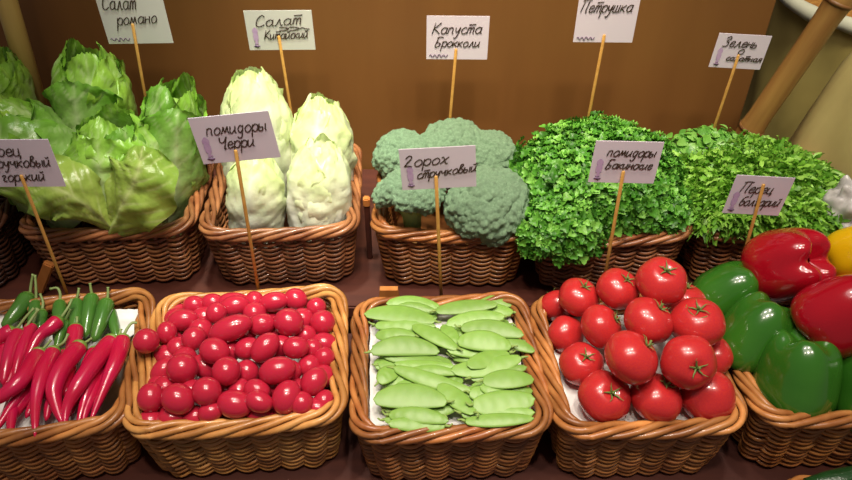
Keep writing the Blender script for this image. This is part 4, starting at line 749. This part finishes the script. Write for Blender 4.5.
# ------------------------------------------------------------------ signs
M['card'] = mat('card_paper', (.66, .60, .67), (.63, .58, .65), rough=.55, scale=8)
M['card_white'] = mat('card_paper_white', (.58, .60, .54), (.55, .57, .51), rough=.55, scale=8)
M['ink'] = mat('brown_black_ink', (.045, .026, .016), rough=.5)
M['ink_light'] = mat('purple_ink', (.15, .09, .17), rough=.5)
M['emblem'] = mat('lavender_print', (.44, .30, .50), (.50, .37, .54), rough=.6, scale=200)
M['skewer'] = mat('bamboo_skewer', (.56, .31, .075), (.46, .24, .05), rough=.45, scale=8, stretch=(10, 10, .8))
GL = {
'а': (1.0, [[(.75, .85), (.45, 1), (.1, .7), (.1, .25), (.4, 0), (.7, .3), (.78, 1), (.75, .2), (.95, 0)]]),
'л': (.95, [[(0, .05), (.15, 0), (.35, .6), (.5, 1), (.6, .4), (.75, 0), (.9, .1)]]),
'т': (1.05, [[(.1, 1), (.05, 0)], [(.1, .7), (.3, 1), (.45, .8), (.42, 0)], [(.45, .7), (.7, 1), (.85, .8), (.82, .1), (.95, .05)], [(.05, 1.40), (.95, 1.46)]]),
'р': (.85, [[(.05, 1), (.03, .2), (.02, -.85)], [(.05, .6), (.35, 1), (.7, .75), (.6, .1), (.3, 0), (.08, .25)]]),
'о': (.88, [[(.4, 1), (.05, .6), (.15, .05), (.5, 0), (.75, .45), (.6, .9), (.4, 1)]]),
'м': (1.08, [[(0, 0), (.15, .5), (.25, 1), (.45, .2), (.7, 1), (.8, .4), (.95, 0)]]),
'н': (.85, [[(.02, 1), (0, 0)], [(0, .5), (.3, .58), (.6, .55)], [(.6, 1), (.6, .15), (.75, 0)]]),
'к': (.8, [[(.02, 1), (0, 0)], [(.6, 1), (.3, .7), (.05, .5), (.3, .3), (.65, 0)]]),
'и': (.9, [[(0, 1), (0, .2), (.2, 0), (.55, .5), (.6, 1), (.6, .2), (.78, 0)]]),
'й': (.9, [[(0, 1), (0, .2), (.2, 0), (.55, .5), (.6, 1), (.6, .2), (.78, 0)], [(.15, 1.42), (.35, 1.28), (.6, 1.46)]]),
'с': (.75, [[(.65, .85), (.4, 1), (.05, .6), (.15, .05), (.5, 0), (.72, .2)]]),
'у': (.82, [[(0, 1), (.1, .4), (.35, .3), (.6, 1), (.5, 0), (.25, -.75), (0, -.6)]]),
'п': (.88, [[(.02, 1), (0, 0)], [(0, .75), (.3, 1), (.55, .8), (.55, .15), (.72, 0)]]),
'г': (.72, [[(0, .75), (.2, 1), (.45, .85), (.15, .3), (.3, 0), (.62, .1)]]),
'ч': (.85, [[(0, 1), (.05, .55), (.35, .5), (.6, 1), (.55, .1), (.75, 0)]]),
'х': (.88, [[(0, .95), (.2, 1), (.5, .1), (.72, 0)], [(.72, 1), (.4, .6), (0, 0)]]),
'в': (.8, [[(0, 0), (.15, 1.6), (.5, 1.5), (.2, .9), (.6, .6), (.45, 0), (.1, .1)]]),
'б': (.85, [[(.75, 1.75), (.25, 1.5), (.05, .7), (.15, .1), (.45, 0), (.7, .4), (.5, .85), (.15, .7)]]),
'ы': (1.0, [[(0, 1), (0, .05), (.4, .05), (.42, .5), (.05, .5)], [(.75, 1), (.75, .15), (.9, 0)]]),
'ь': (.68, [[(0, 1), (0, .05), (.45, .05), (.45, .5), (.05, .5)]]),
'е': (.8, [[(.05, .5), (.6, .6), (.45, 1), (.1, .75), (.1, .15), (.4, 0), (.72, .25)]]),
'ц': (.88, [[(0, 1), (.02, .1), (.5, .1), (.5, 1)], [(.5, .6), (.55, .05), (.7, .0), (.6, -.4)]]),
'ш': (1.08, [[(0, 1), (0, .1), (.35, .05), (.38, 1)], [(.37, .3), (.45, .03), (.75, .1), (.78, 1), (.78, .1), (.95, 0)]]),
'д': (.88, [[(.6, .85), (.3, 1), (.05, .5), (.3, 0), (.6, .4), (.62, 1), (.55, -.5), (.25, -.8), (0, -.55)]]),
'С': (1.1, [[(.9, 1.5), (.6, 1.8), (.15, 1.2), (.1, .3), (.5, 0), (.98, .3)]]),
'К': (1.05, [[(.1, 1.8), (0, 0)], [(.85, 1.8), (.4, 1.2), (.1, .85), (.5, .5), (.95, 0)]]),
'П': (1.2, [[(.1, 0), (.2, 1.7)], [(-.1, 1.70), (.5, 1.85), (1.15, 1.78)], [(.85, 1.75), (.78, .2), (.98, 0)]]),
'Г': (1.0, [[(0, 1.3), (.35, 1.75), (.6, 1.4), (.35, .8), (.05, .1), (.3, .15), (.8, 0)]]),
'З': (1.0, [[(.1, 1.5), (.5, 1.8), (.75, 1.4), (.3, 1), (.7, .7), (.6, .1), (0, 0)]]),
'Б': (1.1, [[(.1, 1.6), (.5, 1.85), (1.05, 1.75)], [(.3, 1.7), (.1, 0), (.6, .05), (.8, .55), (.2, .85)]]),
'Ч': (1.0, [[(0, 1.7), (.1, 1), (.55, .95), (.85, 1.7), (.65, 0), (.85, .05)]]),
'я': (.82, [[(.0, 0), (.3, .45), (.65, .5), (.2, .6), (.25, .95), (.68, 1), (.66, .1), (.8, 0)]]),
'~': (.9, [[(0, .4), (.25, .75), (.5, .5), (.9, .35)]]),
')': (.9, [[(0, .95), (.45, .95), (.85, .6), (.45, .15), (.05, .1)]]),
' ': (.6, []),
}
def write(mb, s, x, y, xh, slant=.25, rise=0.0, wid=.00075, fit=None):
    tot = sum(GL[c][0] for c in s); k = xh if fit is None else fit/(tot); cx = 0
    for ch in s:
        adv, st = GL[ch]
        for q in st:
            P = [Vector((x+(cx+a)*k+slant*b_*xh, y+b_*xh+rise*(cx+a)*k, .0009)) for a, b_ in q]
            sp = spline(P, max(2, 6*(len(P)-1)+1)) if len(P) > 2 else P
            tube(mb, sp, [wid*(.8+.4*abs(math.sin(i*.9+cx))) for i in range(len(sp))], 6, flat=.35)
        cx += adv
def emblem(parent, x, y, h, m='emblem'):
    b = MB(); w = h*.36
    prof = [(-.5, .34), (-.44, .30), (-.42, .16), (-.30, .2), (-.26, .36), (.02, .44), (.10, .36), (.16, .30), (.2, .42), (.34, .46), (.42, .30), (.5, .10)]
    vs = [(x+s*p*w*1.0, y+t*h, .00075) for t, p in prof for s in (-1, 1)]
    vs2 = [(a, c, .0002) for a, c, z in vs]; n = len(vs)
    fs = [(2*i, 2*i+1, 2*i+3, 2*i+2) for i in range(len(prof)-1)]
    b.add(vs, fs); b.add(vs2, [f[::-1] for f in fs]); b.build('printed_emblem', M[m], parent, False)
    c = MB(); tube(c, [(x-w*.50, y-h*.62, .0008), (x-w*.1, y-h*.60, .0008), (x+w*.1, y-h*.64, .0008), (x+w*.5, y-h*.60, .0008)], [.0006, .0022, .0022, .0006], 6, flat=.3)
    c.build('emblem_caption', M['ink_light'], parent)
def signature(mb, x, y, w):
    P = [Vector((x+w*t/14, y+w*.07*math.sin(t*1.9)*(1.6 if t in (6, 7, 8) else 1), .0009)) for t in range(15)]
    tube(mb, spline(P, 60), .0007, 5, flat=.4)
def price_card(label, Y, quad, foot, tip, lines, emb=True, sig=False, white=False, lean=0.0):
    """quad: photo corners TL, TR, BR, BL measured on the upright plane y = Y"""
    q = [aty(px, py, Y) for px, py in quad]; c = sum(q, Vector())/4
    xa = ((q[1]-q[0])+(q[2]-q[3])).normalized(); w = ((q[1]-q[0]).length+(q[2]-q[3]).length)/2; h = ((q[0]-q[3]).length+(q[1]-q[2]).length)/2
    na = xa.cross(Vector((0, 0, 1))).normalized(); ya = na.cross(xa)       # facing the shopper
    R = Matrix((xa, ya, na)).transposed()
    o = thing('price_sign', label, 'sign', c, group='handwritten signs on sticks'); o.rotation_mode = 'QUATERNION'; o.rotation_quaternion = R.to_quaternion(); inv = R.transposed()
    b = MB(); grid(b, lambda u, v: Vector(((u-.5)*w, (v-.5)*h, .0016*math.cos((u-.5)*3)*0-.0)), 1, 1)
    bb = bevel_box('card', (0, 0, -.0006), (w, h, .0011), M['card_white' if white else 'card'], o, .0003)
    t = MB()
    for s, fx, fy, fxh, fw, rise in lines: write(t, s, -w/2+fx*w, -h/2+fy*h, fxh*h, .25, rise, .00085, fw*w)
    t.build('lettering', M['ink'], bb)
    if sig:
        t = MB(); signature(t, -w/2+.05*w, -h/2+.09*h, w*.30); t.build('small_print', M['ink_light'], bb)
    if emb: emblem(bb, -w/2+.125*w, -h/2+.37*h, h*.42)
    loc = lambda p: inv @ (p-c)
    T = loc(aty(tip[0], tip[1], Y)); Fo = loc(foot); T.z = .0022
    s = MB(); dirv = (Fo-T); dirv.z = 0
    Fo.z = .0022 if abs(Fo.z) < .02 else Fo.z
    tube(s, [T-dirv.normalized()*.0015, T, T+(Fo-T)*.5, Fo], [.0014, .0025, .0026, .0026], 8, flat=.7); s.build('stick', M['skewer'], o)
    return o
def foot(px, py, Y, down):
    p = aty(px, py, Y); return p
def sign(label, Y, quad, tip, low, lines, drop=.05, **k):
    """low: a lower photo point of the stick on the same plane; drop: how far it runs on below that"""
    a = aty(tip[0], tip[1], Y); b_ = aty(low[0], low[1], Y); f = b_+(b_-a).normalized()*drop
    return price_card(label, Y, quad, f, tip, lines, **k)
sign('white sign reading salad romano at the top left', 1.105, [(96, -9), (164, -10), (170, 43), (106, 44)], (133, 24), (145, 92), [('Салат', .06, .66, .155, .52, .0), ('романо', .22, .37, .13, .62, .05)], .10, emb=False, sig=True, white=True)
sign('sign for chinese salad behind the napa cabbages', 1.130, [(245, 11), (313, 10), (314, 50), (248, 50)], (279, 36), (290, 104), [('Салат', .14, .60, .155, .70, .06), ('Китайский', .25, .28, .13, .66, .04), ('))~', .48, .49, .10, .46, .02)], .14, white=True)
sign('sign reading cabbage broccoli behind the broccoli', 1.125, [(427, 16), (490, 16), (487, 60), (426, 59)], (456, 49), (450, 118), [('Капуста', .09, .60, .14, .80, .02), ('Брокколи', .13, .31, .12, .74, .0)], .12, emb=False, sig=True)
sign('sign reading parsley at the top, second from the right of the back row', 1.085, [(580, -7), (641, -7), (633, 43), (573, 42)], (604, 35), (588, 118), [('Петрушка', .04, .62, .135, .86, .02)], .10, emb=False, sig=True)
sign('small sign reading greens at the upper right beside the bamboo pole', 1.095, [(718, 33), (771, 36), (761, 70), (710, 67)], (738, 55), (712, 132), [('Зелень', .12, .64, .16, .66, .0), ('о', .46, .44, .14, .12, 0), ('салатная', .28, .24, .10, .68, .0)], .08)
sign('sign reading cherry tomatoes in front of the napa cabbages', .812, [(191, 118), (271, 111), (278, 157), (200, 165)], (236, 150), (258, 285), [('помидоры', .17, .62, .145, .76, .0), ('Черри', .27, .31, .145, .46, .0)], .05)
sign('sign reading snow peas in front of the broccoli', .812, [(400, 150), (476, 145), (476, 187), (401, 190)], (436, 176), (441, 291), [('Горох', .05, .58, .15, .60, .05), ('стручковый', .21, .28, .125, .80, .10)], .06)
sign('sign reading tomatoes baku in front of the parsley', .812, [(595, 141), (662, 142), (656, 184), (589, 182)], (623, 171), (604, 279), [('помидоры', .20, .66, .13, .72, .0), ('Бакинские', .21, .36, .12, .70, .0)], .06)
sign('sign reading bell pepper in front of the salad greens', .824, [(736, 175), (793, 178), (781, 216), (723, 213)], (763, 184), (741, 262), [('Перец', .14, .58, .15, .58, .0), ('болгарий', .22, .24, .14, .70, .02)], .06)
sign('sign reading hot chili pepper cut off by the left edge', .800, [(-26, 140), (51, 140), (63, 186), (-18, 187)], (22, 175), (69, 296), [('Перец', .05, .66, .15, .56, .02), ('стручковый', .06, .42, .13, .86, .03), ('горький', .22, .13, .13, .56, .03)], .05, emb=False)

# ------------------------------------------------------------------ sacks, film and cucumbers at the edges
M['sack'] = mat('olive_sackcloth', (.50, .40, .12), (.41, .32, .09), rough=.8, scale=7, bump=.3, bscale=9)
M['sack_pale'] = mat('pale_sackcloth', (.52, .43, .17), (.44, .36, .13), rough=.75, scale=7, bump=.3, bscale=9)
M['rim_cloth'] = mat('cream_cloth', (.74, .74, .58), (.66, .66, .50), rough=.8, scale=12, bump=.3, bscale=20)
M['grain'] = mat('orange_grain', (.62, .30, .06), (.42, .17, .03), rough=.7, scale=120, bump=.8, bscale=220)
M['film'] = mat('white_film', (.50, .49, .47), (.38, .37, .36), rough=.25, scale=20, bump=.6, bscale=25)
def sack(label, c, prof, sx, sy, m, seed, sag=0):
    o = thing('sack', label, 'sack', c); b = MB(); P = spline([(r, 0, z) for r, z in prof], 30)
    def f(u, v):
        i = min(28, int(v*29)); p = P[i].lerp(P[i+1], v*29-i); th = 2*PI*u
        k = 1+.05*nz((math.cos(th)*1.6, math.sin(th)*1.6, p.z*5+seed))+.012*math.sin(th*11+p.z*20)
        return Vector((p.x*sx*k*math.cos(th), p.x*sy*k*math.sin(th), p.z+sag*math.sin(th)*v*v))
    grid(b, f, 64, 40, True); b.build('sack_cloth', M[m], o); return o
s1 = sack('open olive sack with a rolled cream rim behind the bamboo pole', (1.006, 1.52, -.095), [(.02, .0), (.22, .0), (.25, .10), (.255, .5), (.24, .9), (.235, 1.08)], 1.02, .78, 'sack', 1, .012)
b = MB(); pts = []
for i in range(72):
    th = 2*PI*i/72; k = 1+.03*nz((math.cos(th)*3, math.sin(th)*3, 4)); pts.append((.240*1.02*k*math.cos(th), .240*.78*k*math.sin(th), 1.080+.014*math.sin(th)+.006*nz((math.cos(th)*4, math.sin(th)*4, 1))))
tube(b, pts, [.015+.003*nz((i*.4, 0, 3)) for i in range(72)], 12, True); b.build('rolled_rim', M['rim_cloth'], s1)
b = MB(); grid(b, lambda u, v: Vector((.225*v*math.cos(2*PI*u), .172*v*math.sin(2*PI*u), 1.068+.030*(1-v*v)+.008*nz((v*9*math.cos(2*PI*u), v*9*math.sin(2*PI*u), 2)))), 48, 16, True); b.build('grain', M['grain'], s1)
sack('full pale sack leaning at the right edge behind the salad greens', (.945, 1.135, .0), [(.02, .0), (.20, .0), (.235, .12), (.245, .55), (.25, .72), (.272, .80), (.245, .93), (.20, 1.03), (.10, 1.10), (.01, 1.12)], 1.0, .62, 'sack_pale', 2)
# crumpled film bag beside the greens
b = MB()
def ff(p):
    d_ = noise.voronoi(p*1.7+Vector((3, 1, 2)))[0]; k = .80+.45*(d_[1]-d_[0])+.10*nz((p.x*5, p.y*5, p.z*5)); return Vector((p.x*.046*k, p.y*.042*k, p.z*.064*k))
ellipsoid(b, 1, 1, 1, 48, 30, ff); fo = b.build('plastic_bag', M['film']); fo.location = atz(846, 214, .868); tag(fo, 'crumpled white plastic bag at the right edge beside the salad greens', 'plastic bag')
M['cuke'] = mat('cucumber_skin', (.012, .05, .012), (.02, .085, .02), rough=.25, scale=25, coat=.4, bump=.4, bscale=90)
for i, (x, y, z, dx, dy, lab) in enumerate([(.545, .512, .744, 1, .08, 'dark green cucumber showing its top at the extreme bottom right corner'), (.545, .500, .706, 1, -.03, 'dark green cucumber lying under another in the low basket at the bottom edge'), (.60, .458, .704, 1, -.05, 'dark green cucumber just below the bottom edge of the picture'), (.58, .488, .667, 1, .0, 'dark green cucumber low in the basket under the others'), (.59, .445, .667, 1, .02, 'dark green cucumber deep in the low basket at its middle')]):
    o = thing('cucumber', lab, 'cucumber', (x, y, z), group='cucumbers in the low basket'); d = Vector((dx, dy, 0)).normalized(); b = MB(); L = .15
    tube(b, [d*L*(t/14-.5)+Vector((0, 0, .006*math.sin(PI*t/14))) for t in range(15)], [.018*max(.25, math.sin(PI*(.06+.88*t/14)))**.4 for t in range(15)], 14); b.build('cucumber_body', M['cuke'], o)
    b = MB(); tube(b, [-d*L*.49, -d*L*.54], [.005, .004], 7); b.build('stem', M['bell_stem'], o)
